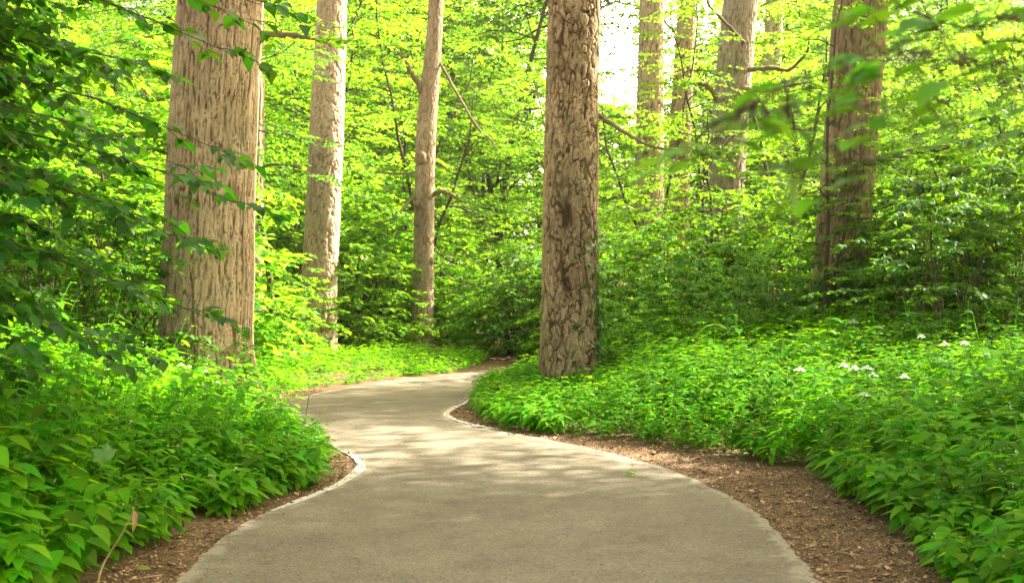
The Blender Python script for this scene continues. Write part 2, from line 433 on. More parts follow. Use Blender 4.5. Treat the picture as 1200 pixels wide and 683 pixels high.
def ground_z(x, y):
    x = np.asarray(x, float); y = np.asarray(y, float)
    z = .055 * np.clip(y - 24.5, 0, 55)
    z = z + .10 * np.clip(x - 3.3 - np.clip(y - 18, 0, 99) * .6, 0, 30) * sstep(6, 10, y) * (1 - sstep(21.5, 24, y) * (x < 14))
    z = z + .04 * np.clip(-x - 5, 0, 30)
    z = z + .25 * (vnoise(x * .22, y * .22, 5) - .5) * sstep(25, 30, y)
    return z


def gz(x, y): return float(ground_z(x, y))


# woodland floor: one sheet out to the horizon
xs = np.unique(np.concatenate([np.linspace(-300, -60, 9), np.linspace(-60, 60, 121), np.linspace(60, 300, 9)]))
ys = np.unique(np.concatenate([np.linspace(-60, -20, 5), np.linspace(-20, 90, 111), np.linspace(90, 400, 12)]))
X, Y = np.meshgrid(xs, ys)
V = np.stack([X, Y, ground_z(X, Y)], -1).reshape(-1, 3)
nx = len(xs); i, j = np.meshgrid(np.arange(len(ys) - 1), np.arange(nx - 1), indexing='ij')
a = (i * nx + j).ravel()
mb = MB(); mb.add(V, np.stack([a, a + 1, a + nx + 1, a + nx], -1))
tag(obj('ground', mb.mesh('ground', soil_mat())), 'brown woodland soil under the plants and along the path edges', None, None, 'structure')

# the winding path: a sheet between both edges
K = 24; s = np.linspace(0, 1, K + 1)
s = .5 - .5 * np.cos(s * math.pi)
nn = len(LE)
rag = lambda P, sd: P + .042 * (np.stack([vnoise(np.arange(nn) * .9, np.full(nn, .5), sd), vnoise(np.arange(nn) * .9, np.full(nn, 9.5), sd)], -1) - .5)
LE2 = rag(LE, 3); RE2 = rag(RE, 4)
P = LE2[:, None, :] * (1 - s)[None, :, None] + RE2[:, None, :] * s[None, :, None]
wid = np.linalg.norm(LE2 - RE2, axis=1)
edge = np.minimum(s, 1 - s)[None, :] * wid[:, None]
crown = .006 + .0 * edge
V = np.concatenate([P, crown[..., None]], -1).reshape(-1, 3)
i, j = np.meshgrid(np.arange(nn - 1), np.arange(K), indexing='ij'); a = (i * (K + 1) + j).ravel()
mb = MB(); mb.add(V, np.stack([a, a + 1, a + K + 2, a + K + 1], -1), edge)
tag(obj('path', mb.mesh('path', path_mat(), 'edge')), 'grey brown asphalt path winding into the wood', None, None, 'structure')


def edge_line(P, name, w, label):
    P = np.array(P); t = norm(np.gradient(P, axis=0)); nrm = np.stack([-t[:, 1], t[:, 0]], -1)
    k = len(P); wv = w * (.8 + .35 * vnoise(np.arange(k) * .4, np.zeros(k), 77))
    wv = wv * np.sin(np.linspace(.12, math.pi - .12, k)) ** .5
    A = P + nrm * wv[:, None] * .5; B = P - nrm * wv[:, None] * .5
    V = np.concatenate([np.concatenate([A, np.full((k, 1), .0105)], 1), np.concatenate([B, np.full((k, 1), .0105)], 1)])
    q = np.arange(k - 1); mb = MB(); mb.add(V, np.stack([q, q + 1, q + k + 1, q + k], -1))
    tag(obj(name, mb.mesh(name, line_mat())), label, None, None, 'structure')


edge_line(catmull([gp(318, 600), gp(352, 587), gp(390, 571.5), gp(413, 558), gp(423, 546), gp(414, 535), gp(396, 527)], 8), 'path_edge_line', .09, 'worn white edge line round the near bend of the path')
edge_line(catmull([gp(585, 504), gp(560, 499.5), gp(540, 494.5), gp(527, 489.5), gp(523.5, 485), gp(530, 479.5), gp(543, 473.5), gp(551, 466)], 8), 'path_edge_line', .09, 'worn white edge line round the far bend of the path')

# ------------------------------------------------------------------ herb layer
def herbs(P, h, toward, rng, kind, nodes=7, lmin=.05, lmax=.115, lean=.25, bias=.95, mbL=None, mbS=None):
    """upright leafy stems with opposite pairs; P (n,3) feet, h heights, toward (n,2) direction to the light"""
    n = len(P)
    leanv = norm(toward) * (lean * (.5 + rng.random((n, 1)))) + rng.normal(0, .12, (n, 2))
    az0 = rng.random(n) * math.pi * 2
    sp = vnoise(P[:, 0] * 1.1, P[:, 1] * 1.1, 303) + .35 * (rng.random(n) - .5)      # which plant grows here
    spz = np.where(sp < .36, .62, np.where(sp > .66, 1.2, 1.0)); spw = np.where(sp < .36, 1.3, np.where(sp > .66, 1.05, .85))
    for k in range(nodes):
        f = .27 + .73 * (k / (nodes - 1))
        f = f + rng.normal(0, .02, n)
        q = np.stack([P[:, 0] + leanv[:, 0] * h * f * f, P[:, 1] + leanv[:, 1] * h * f * f, P[:, 2] + h * f], -1)
        size = np.interp(k / (nodes - 1), [0, .55, .85, 1], [.7, 1.0, .8, .45])
        for sgn in (0, 1):
            keep = rng.random(n) < (.92 if k > 1 else .6)
            az = az0 + k * math.pi / 2 + sgn * math.pi + rng.normal(0, .35, n)
            d2 = np.stack([np.cos(az), np.sin(az)], -1) + bias * norm(toward)
            d2 = norm(d2)
            dz = .06 - .34 * rng.random(n) + (.35 if k == nodes - 1 else 0)
            D = np.concatenate([d2, dz[:, None]], 1)
            L = (lmin + (lmax - lmin) * rng.random(n)) * size * spz
            N = np.concatenate([rng.normal(0, .14, (n, 2)), np.ones((n, 1))], 1)
            pet = q + np.concatenate([d2, np.zeros((n, 1))], 1) * .015
            add_leaves(mbL, pet[keep], D[keep], N[keep], L[keep], kind, (.62 + .36 * rng.random(keep.sum())) * spw[keep])
    if mbS is not None:
        for i in range(n):
            pts = [P[i], P[i] + np.array([leanv[i, 0] * h[i] * .25, leanv[i, 1] * h[i] * .25, h[i] * .5]), P[i] + np.array([leanv[i, 0] * h[i], leanv[i, 1] * h[i], h[i]])]
            tube(mbS, pts, [.004, .0035, .002], 3)


def scatter(n, x0, x1, y0, y1, rng, wedge=True):
    x = rng.uniform(x0, x1, n); y = rng.uniform(y0, y1, n)
    if wedge:
        k = np.abs(x) < y * .475 + 1.2
        x, y = x[k], y[k]
    k = ~inside(x, y, BARE)
    return x[k], y[k]


def undergrowth(name, label, parts, side, seed, top):
    rng = np.random.default_rng(seed); mbL = MB()
    for (n, x0, x1, y0, y1, kind, hm, stems) in parts:
        x, y = scatter(n, x0, x1, y0, y1, rng)
        d, gx, gy = dist_poly(x, y, BARE)
        h = hm * (.34 + .66 * sstep(0, 1.1, d)) * (.55 + .65 * rng.random(len(x))) * (.6 + .85 * vnoise(x * .8, y * .8, seed))
        h = np.minimum(h, hm * (1.12 - .18 * (x > 0)))
        h = h * (1 - .86 * np.exp(-((x - .72) ** 2 / 1.2 + (y - 15.2) ** 2 / 6))) * (1 - .55 * np.exp(-((x + 3.0) ** 2 / 1.2 + (y - 12.8) ** 2 / 5)))
        h = h * (1 + .35 * sstep(11.5, 16, y) * (x > 1.8))
        tw = np.stack([gx - x, gy - y], -1) + np.array([0, -.6])
        P = np.stack([x, y, ground_z(x, y)], -1)
        herbs(P, h, tw, rng, kind, 7 if kind != 'lo' else 5, *(top if kind != 'lo' else (.07, .14)), mbL=mbL, mbS=mbL if stems else None)
    o = obj(name, mbL.mesh(name, M_HERB)); tag(o, label, None, None, 'stuff')


undergrowth('undergrowth', 'tall leafy green undergrowth filling the bank left of the path',
            [(2300, -6.5, -1.2, 4.2, 9, 'hi', 1.05, True), (4200, -9, -1.2, 9, 14.5, 'mid', 1.05, False), (110, -6.5, -1.6, 5.5, 13, 'hi', 1.45, True)], 'l', 21, (.11, .21))
undergrowth('undergrowth', 'bright leafy green undergrowth filling the bank right of the path',
            [(3000, 1.0, 6.5, 4.2, 9, 'hi', .80, True), (7000, -.8, 9.5, 9, 18.5, 'mid', .85, False), (150, 1.5, 8, 6, 15, 'hi', 1.2, True)], 'r', 22, (.11, .21))
undergrowth('undergrowth', 'low bright undergrowth on the far side of the path bend below the pale trunk',
            [(7000, -12, -.6, 14.5, 25, 'lo', .36, False), (2600, 0, 13, 18.5, 27, 'lo', .7, False)], 'f', 23, (.06, .12))

rng = np.random.default_rng(55); mb = MB(); k = 0
while k < 170:
    y = rng.uniform(5, 11); x = rng.uniform(-.47, -.16) * y if k % 6 else rng.uniform(.35, .47) * y
    if inside(np.array([x]), np.array([y]), BARE)[0]: k += 1; continue
    k += 1; d_, _, _ = dist_poly(np.array([x]), np.array([y]), BARE)
    z = (.28 + .72 * sstep(0, 1.3, d_[0])) * (1.0 if x < 0 else .8) * rng.uniform(.6, 1.05)
    for m_ in range(4):
        c = np.array([x, y, z]) + rng.normal(0, .012, 3); ph = np.arange(5) / 5 * 6.283 + rng.random(); tl = norm(rng.normal(0, .5, (1, 3)) + (0, -.4, 1))[0]
        e1 = norm(np.cross(tl, (1, 0, 0))[None])[0]; e2 = np.cross(tl, e1)
        mb.add(np.concatenate([[c + tl * .002], c + .0055 * (np.cos(ph)[:, None] * e1 + np.sin(ph)[:, None] * e2)]), np.array([[0, 1 + q_, 1 + (q_ + 1) % 5] for q_ in range(5)]))
tag(obj('small_blossoms', mb.mesh('small_blossoms', M_WHITE)), 'tiny pale blossoms dotted through the undergrowth', None, None, 'stuff')

# ------------------------------------------------------------------ leaf litter and bits on the path
rng = np.random.default_rng(31); mb = MB()
x = rng.uniform(-4, 4.2, 190000); y = 4.4 + 12.6 * rng.random(190000) ** 1.5
ib = inside(x, y, BARE); ip = inside(x, y, PATH_POLY)
dp, _, _ = dist_poly(x, y, PATH_POLY)
keep = ib & (~ip | (rng.random(len(x)) < .32 * np.exp(-dp / .10) + .012 * np.exp(-dp / .5) + .0025))
x, y, ip = x[keep], y[keep], ip[keep]; n = len(x)
az = rng.random(n) * 6.283
D = np.stack([np.cos(az), np.sin(az), np.where(ip, .05, rng.normal(0.1, .3, n))], -1); N = np.stack([rng.normal(0, .3, n), rng.normal(0, .3, n), np.ones(n)], -1)
L = rng.uniform(.008, .026, n) * (1 + 1.5 * (rng.random(n) < .06)) * np.where(ip, .55, 1)
add_leaves(mb, np.stack([x, y, np.where(ip, .012, .006) + .006 * rng.random(n)], -1), D, N, L, 'lo', .5 + .9 * rng.random(n))
for k in range(150):
    q_ = rng.integers(len(x)); a_ = rng.random() * 6.283; l_ = rng.uniform(.05, .22)
    if ip[q_]: continue
    c_ = np.array([x[q_], y[q_], .012]); v_ = np.array([math.cos(a_), math.sin(a_), .03]) * l_
    tube(mb, [c_, c_ + v_ * .5 + rng.normal(0, .01, 3) * (1, 1, .2), c_ + v_], [.003, .0028, .0015], 4)
tag(obj('leaf_litter', mb.mesh('leaf_litter', M_LITTER)), 'dry brown leaf litter along the edges of the path', None, None, 'stuff')

# ------------------------------------------------------------------ big trunks
def trunk_mesh(name, mat, pts, kind, top, seed, na=120, dz=.018, zfine=6.5, flare=.35, z0=-.15):
    """pts: (x, y, z, r) along the axis, local coordinates"""
    pts = np.array(pts, float)
    z = np.concatenate([np.arange(z0, min(zfine, top), dz), np.linspace(zfine, top, 24)[1:] if top > zfine else []])
    cx = np.interp(z, pts[:, 2], pts[:, 0]); cy = np.interp(z, pts[:, 2], pts[:, 1]); r = np.interp(z, pts[:, 2], pts[:, 3])
    k = 25
    pad = lambda q: np.convolve(np.pad(q, (k, k), 'edge'), np.ones(2 * k + 1) / (2 * k + 1), 'valid')
    cx, cy = pad(cx), pad(cy)
    rb = float(np.interp(1.0, pts[:, 2], pts[:, 3])); circ = 2 * math.pi * rb
    th = np.arange(na) / na * 2 * math.pi
    T, Z = np.meshgrid(th, z)
    U = T / (2 * math.pi)
    def furrow(nu, zl, sd, w):
        n_ = max(3, round(nu)); q = vnoise(U * n_ + .9 * (vnoise(U * n_, Z / (zl * .22), sd + 50, n_) - .5), Z / zl, sd, n_)
        return 1 - sstep(0, w, np.abs(q - .5))
    if kind == 'pine':
        N = max(6, round(circ / .088)); u = U * N; v = Z / .17
        u = u + .6 * (vnoise(U * N * .5, Z / .35, seed, max(1, N // 2)) - .5) + .34 * (vnoise(U * N * 3, Z / .04, seed + 8, N * 3) - .5)
        v = v + 1.0 * (vnoise(U * N, Z / .2, seed + 1, N) - .5) + .5 * (vnoise(U * N * 3, Z / .05, seed + 9, N * 3) - .5)
        f1, f2, cid = worley(u, v, N, seed + 2); e = f2 - f1
        thick = .03 + .34 * vnoise(U * N, Z / .15, seed + 4, N) ** 1.5
        crk = (1 - sstep(0, 1, e / thick)) * (.25 + .75 * sstep(.25, .6, vnoise(U * N * 1.0, Z / .11, seed + 17, N)))
        vert = furrow(N * .9, .42, seed + 40, .085)
        crk = np.maximum(crk, vert * (.5 + .5 * vnoise(U * N, Z / .3, seed + 18, N)))
        plate = 1 - crk
        g1, g2, gid = worley(U * N * 2 + .5 * u, v * 2.6 + .8 * (vnoise(U * N * 4, Z / .03, seed + 13, N * 4) - .5), N * 3, seed + 22)
        flake = sstep(0, .2, g2 - g1)
        grain = vnoise(U * N * 6, Z / .04, seed + 30, N * 6)
        disp = plate * (.019 + .006 * cid + .006 * gid * flake + .005 * grain)
        bark = plate * (.22 + .24 * cid + .42 * gid * (.4 + .6 * flake) + .28 * grain)
    elif kind == 'oak':
        n1 = circ / .034; nr = round(n1)
        def streak(nu, zl, sd, w):
            n_ = max(3, round(nu)); q = vnoise(U * n_ + .5 * (vnoise(U * n_ * .5, Z / .35, sd + 50, max(1, n_ // 2)) - .5) + .35 * (vnoise(U * n_ * 2, Z / .06, sd + 51, n_ * 2) - .5), Z / zl, sd, n_)
            return 1 - sstep(0, w, np.abs(q - .5))
        f_ = np.maximum(.85 * streak(n1, .62, seed, .085), .6 * streak(n1 * 1.4, .30, seed + 3, .08))
        hz = .42 * furrow(n1 * 1.3, .05, seed + 5, .06) * sstep(.3, .55, vnoise(U * 23, Z / .12, seed + 6, 23))
        f_ = np.maximum(f_, hz); grain = vnoise(U * nr * 5, Z / .09, seed + 30, nr * 5); g2_ = vnoise(U * nr * 3, Z / .035, seed + 31, nr * 3)
        plate = 1 - f_; wide = vnoise(U * nr * 1.0, Z / .25, seed + 8, nr)
        disp = .020 * plate + .007 * wide * plate + .005 * grain + .004 * g2_
        bark = plate * (.30 + .36 * wide + .26 * grain + .16 * g2_)
    else:
        n1 = circ / .06
        f_ = np.maximum(furrow(n1, .22, seed, .12), .7 * furrow(n1 * 1.6, .09, seed + 3, .1)); grain = vnoise(U * round(n1) * 3, Z / .07, seed + 30, round(n1) * 3)
        plate = 1 - f_; wide = vnoise(U * round(n1), Z / .2, seed + 8, round(n1))
        disp = .012 * plate + .005 * wide; bark = plate * (.42 + .33 * wide + .25 * grain)
    lum = .035 * (vnoise(U * 5, Z / .9, seed + 5, 5) - .5) + .018 * (vnoise(U * 11, Z / .4, seed + 6, 11) - .5)
    R = r[:, None] * (1 + 1.2 * lum * min(1, rb * 2)) + disp - .02
    lob = .55 + .45 * np.cos(T * 5 + seed) + .3 * np.cos(T * 3 + seed * 2)
    R = R + r[:, None] * flare * np.exp(-np.maximum(Z, 0) / .32) * lob
    V = np.stack([cx[:, None] + R * np.cos(T), cy[:, None] + R * np.sin(T), Z], -1).reshape(-1, 3)
    nz = len(z); i, j = np.meshgrid(np.arange(nz - 1), np.arange(na), indexing='ij')
    a = i * na + j; b = i * na + (j + 1) % na
    q = np.stack([a, b, b + na, a + na], -1).reshape(-1, 4)
    mb = MB(); mb.add(V, [q, np.arange((nz - 1) * na, nz * na)[None, :]], bark)
    return mb.mesh(name, mat, 'bark')


def trunk_from_px(base_px, d, marks, top=13.0):
    """marks: (px centre, py, px width) of the trunk in the photo at distance d -> local axis points"""
    x0 = (base_px - CX) / F * d; g = gz(x0, d); pts = []
    for (px, py, w) in marks:
        pts.append(((px - CX) / F * d - x0, 0, H + (CY - py) / F * d - g, w / F * d / 2))
    pts.sort(key=lambda p: p[2])
    (xa, _, za, ra), (xb, _, zb, rb) = pts[-2], pts[-1]
    k = (top - zb) / (zb - za)
    pts.append((xb + (xb - xa) * k * .6, 0, top, max(rb * .55, .05)))
    p0 = pts[0]; pts.insert(0, (p0[0] - (pts[1][0] - p0[0]) * .2, 0, -.3, p0[3] * 1.04))
    return (x0, d, g), pts


def limb(name, parent, mat, P, rad, sides=9, seed=0, leafy=True):
    """a limb whose bark wobbles a little; P local points"""
    P = np.array(P, float); q = catmull(P, 6); k = len(q)
    rr = np.interp(np.linspace(0, 1, k), np.linspace(0, 1, len(rad)), rad)
    q = q + (np.random.default_rng(seed).normal(0, 1, q.shape)) * rr[:, None] * .18
    mb = MB(); tube(mb, q, rr * (1 + .15 * np.sin(np.arange(k) * 1.7)), sides, .55)
    o = obj(name, mb.mesh(name, mat, 'bark'), parent)
    if leafy:
        g = np.random.default_rng(seed + 900); lf = MB(); dv = q[-1] - q[-7]
        for i_ in (-1, -3, -5, -8, -11):
            a_ = math.atan2(dv[1], dv[0]) + g.uniform(-1, 1)
            spray(lf, None, q[i_], (math.cos(a_), math.sin(a_), .05), g.uniform(.45, .8), g, 'lo', .11, 4, 6, droop=.25)
        obj('foliage', lf.mesh('limb_foliage', M_FOREST), o)
    return o


def spray(mb, mbW, root, direc, length, rng, kind='mid', leaf=.08, twigs=6, lpt=9, droop=.25, flat=.28, sub=.45, wtwig=.004):
    """one flat leafy spray: a branchlet with side twigs, leaves alternate along every twig"""
    d = norm(np.asarray(direc, float)); up = np.array([0, 0, 1.0]); side = norm(np.cross(d, up)[None])[0]
    k = 6; t = np.linspace(0, 1, k)
    ax = root + length * (t[:, None] * d + (-droop * t ** 2)[:, None] * up) + rng.normal(0, .02 * length, (k, 3)) * t[:, None]
    if mbW is not None: tube(mbW, ax, np.linspace(wtwig * 1.8, wtwig * .6, k), 4)
    TW = [(ax[1], d, length * .85, ax)]
    for i in range(twigs):
        tt = .15 + .8 * (i + rng.random() * .6) / twigs
        p = np.array([np.interp(tt, t, ax[:, c]) for c in range(3)])
        sg = 1 if i % 2 else -1
        dd = norm((d * (.75 + .3 * rng.random()) + side * sg * (.8 + .3 * rng.random()) + up * rng.normal(0, .14))[None])[0]
        ln = length * sub * (1.1 - .6 * tt) * (.7 + .6 * rng.random())
        TW.append((p, dd, ln, None))
        if mbW is not None: tube(mbW, [p, p + dd * ln * .55 - up * .03 * ln, p + dd * ln - up * .16 * ln], [wtwig * .8, wtwig * .6, wtwig * .3], 3)
    PP, DD, NN, LL = [], [], [], []
    for (p, dd, ln, axp) in TW:
        m = lpt if axp is None else int(lpt * 1.3)
        f = (np.arange(m) + rng.random(m) * .7) / m
        f = .12 + .88 * f
        if axp is None: q = p + dd * (ln * f)[:, None] - up * (.16 * ln * f * f)[:, None]
        else: q = np.stack([np.interp(f, t, axp[:, c]) for c in range(3)], -1)
        sd = norm(np.cross(dd, up)[None])[0]
        sg = np.where(np.arange(m) % 2 == 0, 1, -1)[:, None]
        D = dd * .75 + sd * sg * .8 + rng.normal(0, .22, (m, 3)) - up * (.12 + .3 * rng.random((m, 1)))
        PP.append(q); DD.append(D); NN.append(up + rng.normal(0, flat, (m, 3))); LL.append(leaf * (.55 + .6 * rng.random(m)))
    add_leaves(mb, np.concatenate(PP), np.concatenate(DD), np.concatenate(NN), np.concatenate(LL), kind, .85 + .3 * rng.random(sum(len(p) for p in PP)))


# the pine on the bank right of the path
loc, pts = trunk_from_px(667, 17.0, [(666, 450, 68), (667, 380, 65), (669, 200, 63), (671, 100, 61), (673, 0, 59)])
t = thing('pine_tree', 'stout pine with cracked plated bark standing beside the inner bend of the path', 'tree', loc)
obj('trunk', trunk_mesh('pine_trunk', M_PINE, pts, 'pine', 13, 3, 240, .013, 6.6, .24), t)
B = lambda px, py, dd=17.0: at(px, py, dd) - np.array(loc)
limb('branch', t, M_LIMB, [B(690, 128), B(706, 138), B(722, 149, 16.8), B(745, 163, 16.7), B(765, 172, 16.6), B(790, 176, 16.5), B(812, 172, 16.5)], [.042, .036, .03, .026, .02, .012, .006], 9, 1)

rng = np.random.default_rng(9); mb = MB(); n = 170
hz_ = rng.random(n) ** 1.3 * 2.6; an = rng.normal(-.35, .38, n); rr = .47 + .09 * rng.random(n)
for a_ in (-.5, -.2, .1): tube(mb, [(.46 * math.cos(a_), .46 * math.sin(a_), -.05), (.455 * math.cos(a_ + .1), .455 * math.sin(a_ + .1), 1.0), (.45 * math.cos(a_ - .05), .45 * math.sin(a_ - .05), 2.2)], [.012, .009, .005], 5)
add_leaves(mb, np.stack([rr * np.cos(an), rr * np.sin(an), hz_], -1), np.stack([np.cos(an) * .6 + rng.normal(0, .4, n), np.sin(an) * .6 + rng.normal(0, .4, n), -.8 + rng.normal(0, .3, n)], -1), np.stack([np.cos(an), np.sin(an), .5 + 0 * an], -1), rng.uniform(.07, .13, n), 'mid', 1.35)
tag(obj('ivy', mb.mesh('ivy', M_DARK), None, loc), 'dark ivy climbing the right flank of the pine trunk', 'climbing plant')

# the big oak left of the path
loc, pts = trunk_from_px(243, 15.0, [(242, 460, 111), (242, 400, 106), (244, 300, 103), (248, 200, 101), (253, 100, 100), (259, 0, 97)])
t = thing('oak_tree', 'massive oak trunk with deep vertical bark ridges rising from the undergrowth', 'tree', loc)
obj('trunk', trunk_mesh('oak_trunk', M_OAK, pts, 'oak', 13, 5, 300, .014, 5.8, .30), t)
B2 = lambda px, py, dd=15.0: at(px, py, dd) - np.array(loc)
limb('branch', t, M_LIMB, [B2(290, 42), B2(318, 41), B2(345, 42, 14.8), B2(370, 47, 14.7), B2(385, 52, 14.6)], [.06, .045, .035, .02, .01], 8, 2)

# the pale trunk on the far side of the bend
loc, pts = trunk_from_px(372, 25.0, [(372, 420, 43), (374, 330, 41), (379, 240, 40), (383, 150, 39), (387, 60, 36), (389, 0, 34)])
t = thing('pale_barked_tree', 'tree with pale pinkish bark beyond the left bend, partly veiled by leaf sprays', 'tree', loc)
obj('trunk', trunk_mesh('pale_trunk', M_PALE, pts, 'pine', 14, 9, 120, .025, 8.5, .25), t)

# the slim knotty tree
loc, pts = trunk_from_px(494, 28.0, [(494, 412, 27), (496, 330, 25), (497, 240, 24), (499, 150, 24), (508, 60, 20), (511, 0, 18)])
t = thing('knotty_tree', 'slim grey brown tree with knots and broken branch stubs at the end of the path', 'tree', loc)
obj('trunk', trunk_mesh('knotty_trunk', M_GREY, pts, 'smooth', 15, 12, 96, .03, 9.5, .2), t)
B3 = lambda px, py, dd=28.0: at(px, py, dd) - np.array(loc)
for k, (px, py, r) in enumerate([(494, 186, .16), (490, 240, .09), (505, 305, .10), (489, 262, .07)]):
    mb = MB(); c = B3(px, py) + np.array([0, -.24 if px < 500 else -.12, 0]); th = np.linspace(0, math.pi, 9)
    nzk = np.random.default_rng(k)
    rows = []
    for a_ in th:
        ph = np.arange(12) / 12 * 6.283; rr = r * math.sin(a_) * (.85 + .3 * nzk.random(12)) + .001
        rows.append(np.stack([c[0] + rr * np.cos(ph), c[1] + .7 * rr * np.sin(ph), np.full(12, c[2] + r * 1.2 * math.cos(a_))], -1))
    V = np.concatenate(rows); i, j = np.meshgrid(np.arange(8), np.arange(12), indexing='ij')
    mb.add(V, np.stack([i * 12 + j, i * 12 + (j + 1) % 12, (i + 1) * 12 + (j + 1) % 12, (i + 1) * 12 + j], -1).reshape(-1, 4), nzk.random(len(V)) * .5)
    obj('knot', mb.mesh('knot', M_GREY, 'bark'), t)
limb('branch', t, M_LIMB, [B3(496, 114), B3(490, 100, 27.8), B3(481, 84, 27.6), B3(475, 72, 27.5), B3(465, 60, 27.4)], [.075, .07, .06, .045, .02], 8, 3)
limb('branch', t, M_LIMB, [B3(506, 228), B3(518, 224, 27.8), B3(529, 228, 27.7), B3(541, 236, 27.6)], [.07, .055, .045, .035], 8, 4)
limb('branch', t, M_LIMB, [B3(490, 228), B3(478, 238, 27.7), B3(466, 252, 27.5), B3(452, 260, 27.4), B3(432, 265, 27.3)], [.045, .04, .03, .02, .01], 7, 5)
limb('branch', t, M_LIMB, [B3(489, 202), B3(465, 204, 27.8), B3(440, 202, 27.7), B3(404, 204, 27.6)], [.03, .025, .02, .01], 7, 6)
limb('branch', t, M_LIMB, [B3(508, 60), B3(530, 100, 27.8), B3(560, 150, 27.6), B3(576, 165, 27.4), B3(582, 178, 27.3)], [.04, .035, .03, .02, .01], 7, 7)

# trunks beyond the pine
def back_tree(name, label, base, d, marks, mat, kind, seed, na=84, limbs=()):
    loc, pts = trunk_from_px(base, d, marks)
    t = thing(name, label, 'tree', loc)
    obj('trunk', trunk_mesh(name + '_trunk', mat, pts, kind, 14, seed, na, .035, 1.5 + d * .28, .2), t)
    for k, (P_, r_) in enumerate(limbs):
        limb('branch', t, M_LIMB, [at(px, py, dd) - np.array(loc) for (px, py, dd) in P_], r_, 8, seed + k)
    return t


back_tree('oak_tree', 'ridged brown trunk just beside the blazing sun behind the pine', 760, 33, [(758, 400, 36), (760, 300, 34), (761, 180, 33), (762, 100, 31), (764, 0, 28)], M_OAK, 'oak', 41)
back_tree('oak_tree', 'slimmer forked trunk standing between the sunlit trunk and the leaning trunk', 797, 36, [(792, 400, 27), (794, 300, 26), (797, 160, 25), (801, 80, 23), (806, 0, 21)], M_OAKDARK, 'oak', 43, 72)
back_tree('oak_tree', 'leaning ridged trunk rising out of the shrubs with crooked bare branches', 850, 26, [(840, 400, 44), (845, 300, 43), (849, 240, 42), (855, 150, 42), (862, 60, 41), (868, 0, 39)], M_OAKGREY, 'oak', 47, 110,
          [([(842, 118, 25.5), (828, 100, 25.2), (812, 98, 25), (798, 96, 24.8)], [.07, .05, .04, .02]),
           ([(872, 105, 25.5), (890, 108, 25.3), (912, 104, 25.2), (940, 98, 25), (960, 100, 25)], [.09, .07, .05, .03, .015]),
           ([(872, 50, 25.5), (862, 40, 25.3), (845, 22, 25.2), (832, 8, 25), (826, -8, 25)], [.04, .04, .035, .03, .02]),
           ([(876, 82, 25.6), (905, 80, 25.4), (925, 82, 25.3), (945, 62, 25.2), (948, 45, 25)], [.06, .05, .04, .03, .02])])
back_tree('oak_tree', 'thin distant trunk showing only high up between the two leaning trunks', 905, 42, [(898, 400, 24), (902, 200, 22), (905, 60, 21), (908, 0, 20)], M_OAK, 'oak', 53, 60)
back_tree('oak_tree', 'slender pale trunk half hidden behind the massive oak', 298, 24, [(299, 440, 22), (299, 300, 19), (300, 200, 18), (301, 100, 17), (302, 0, 15)], M_PALE, 'oak', 57, 64)
back_tree('oak_tree', 'thick shaded ridged trunk leaning out of the shrubs on the right bank', 985, 18.5, [(978, 420, 68), (984, 330, 64), (991, 240, 61), (1000, 120, 61), (1009, 0, 61)], M_OAKDARK, 'oak', 61, 150,
          [([(1012, 190, 18), (1040, 186, 17.6), (1070, 178, 17.4), (1092, 175, 17.2), (1112, 172, 17.2)], [.075, .06, .05, .055, .03])])

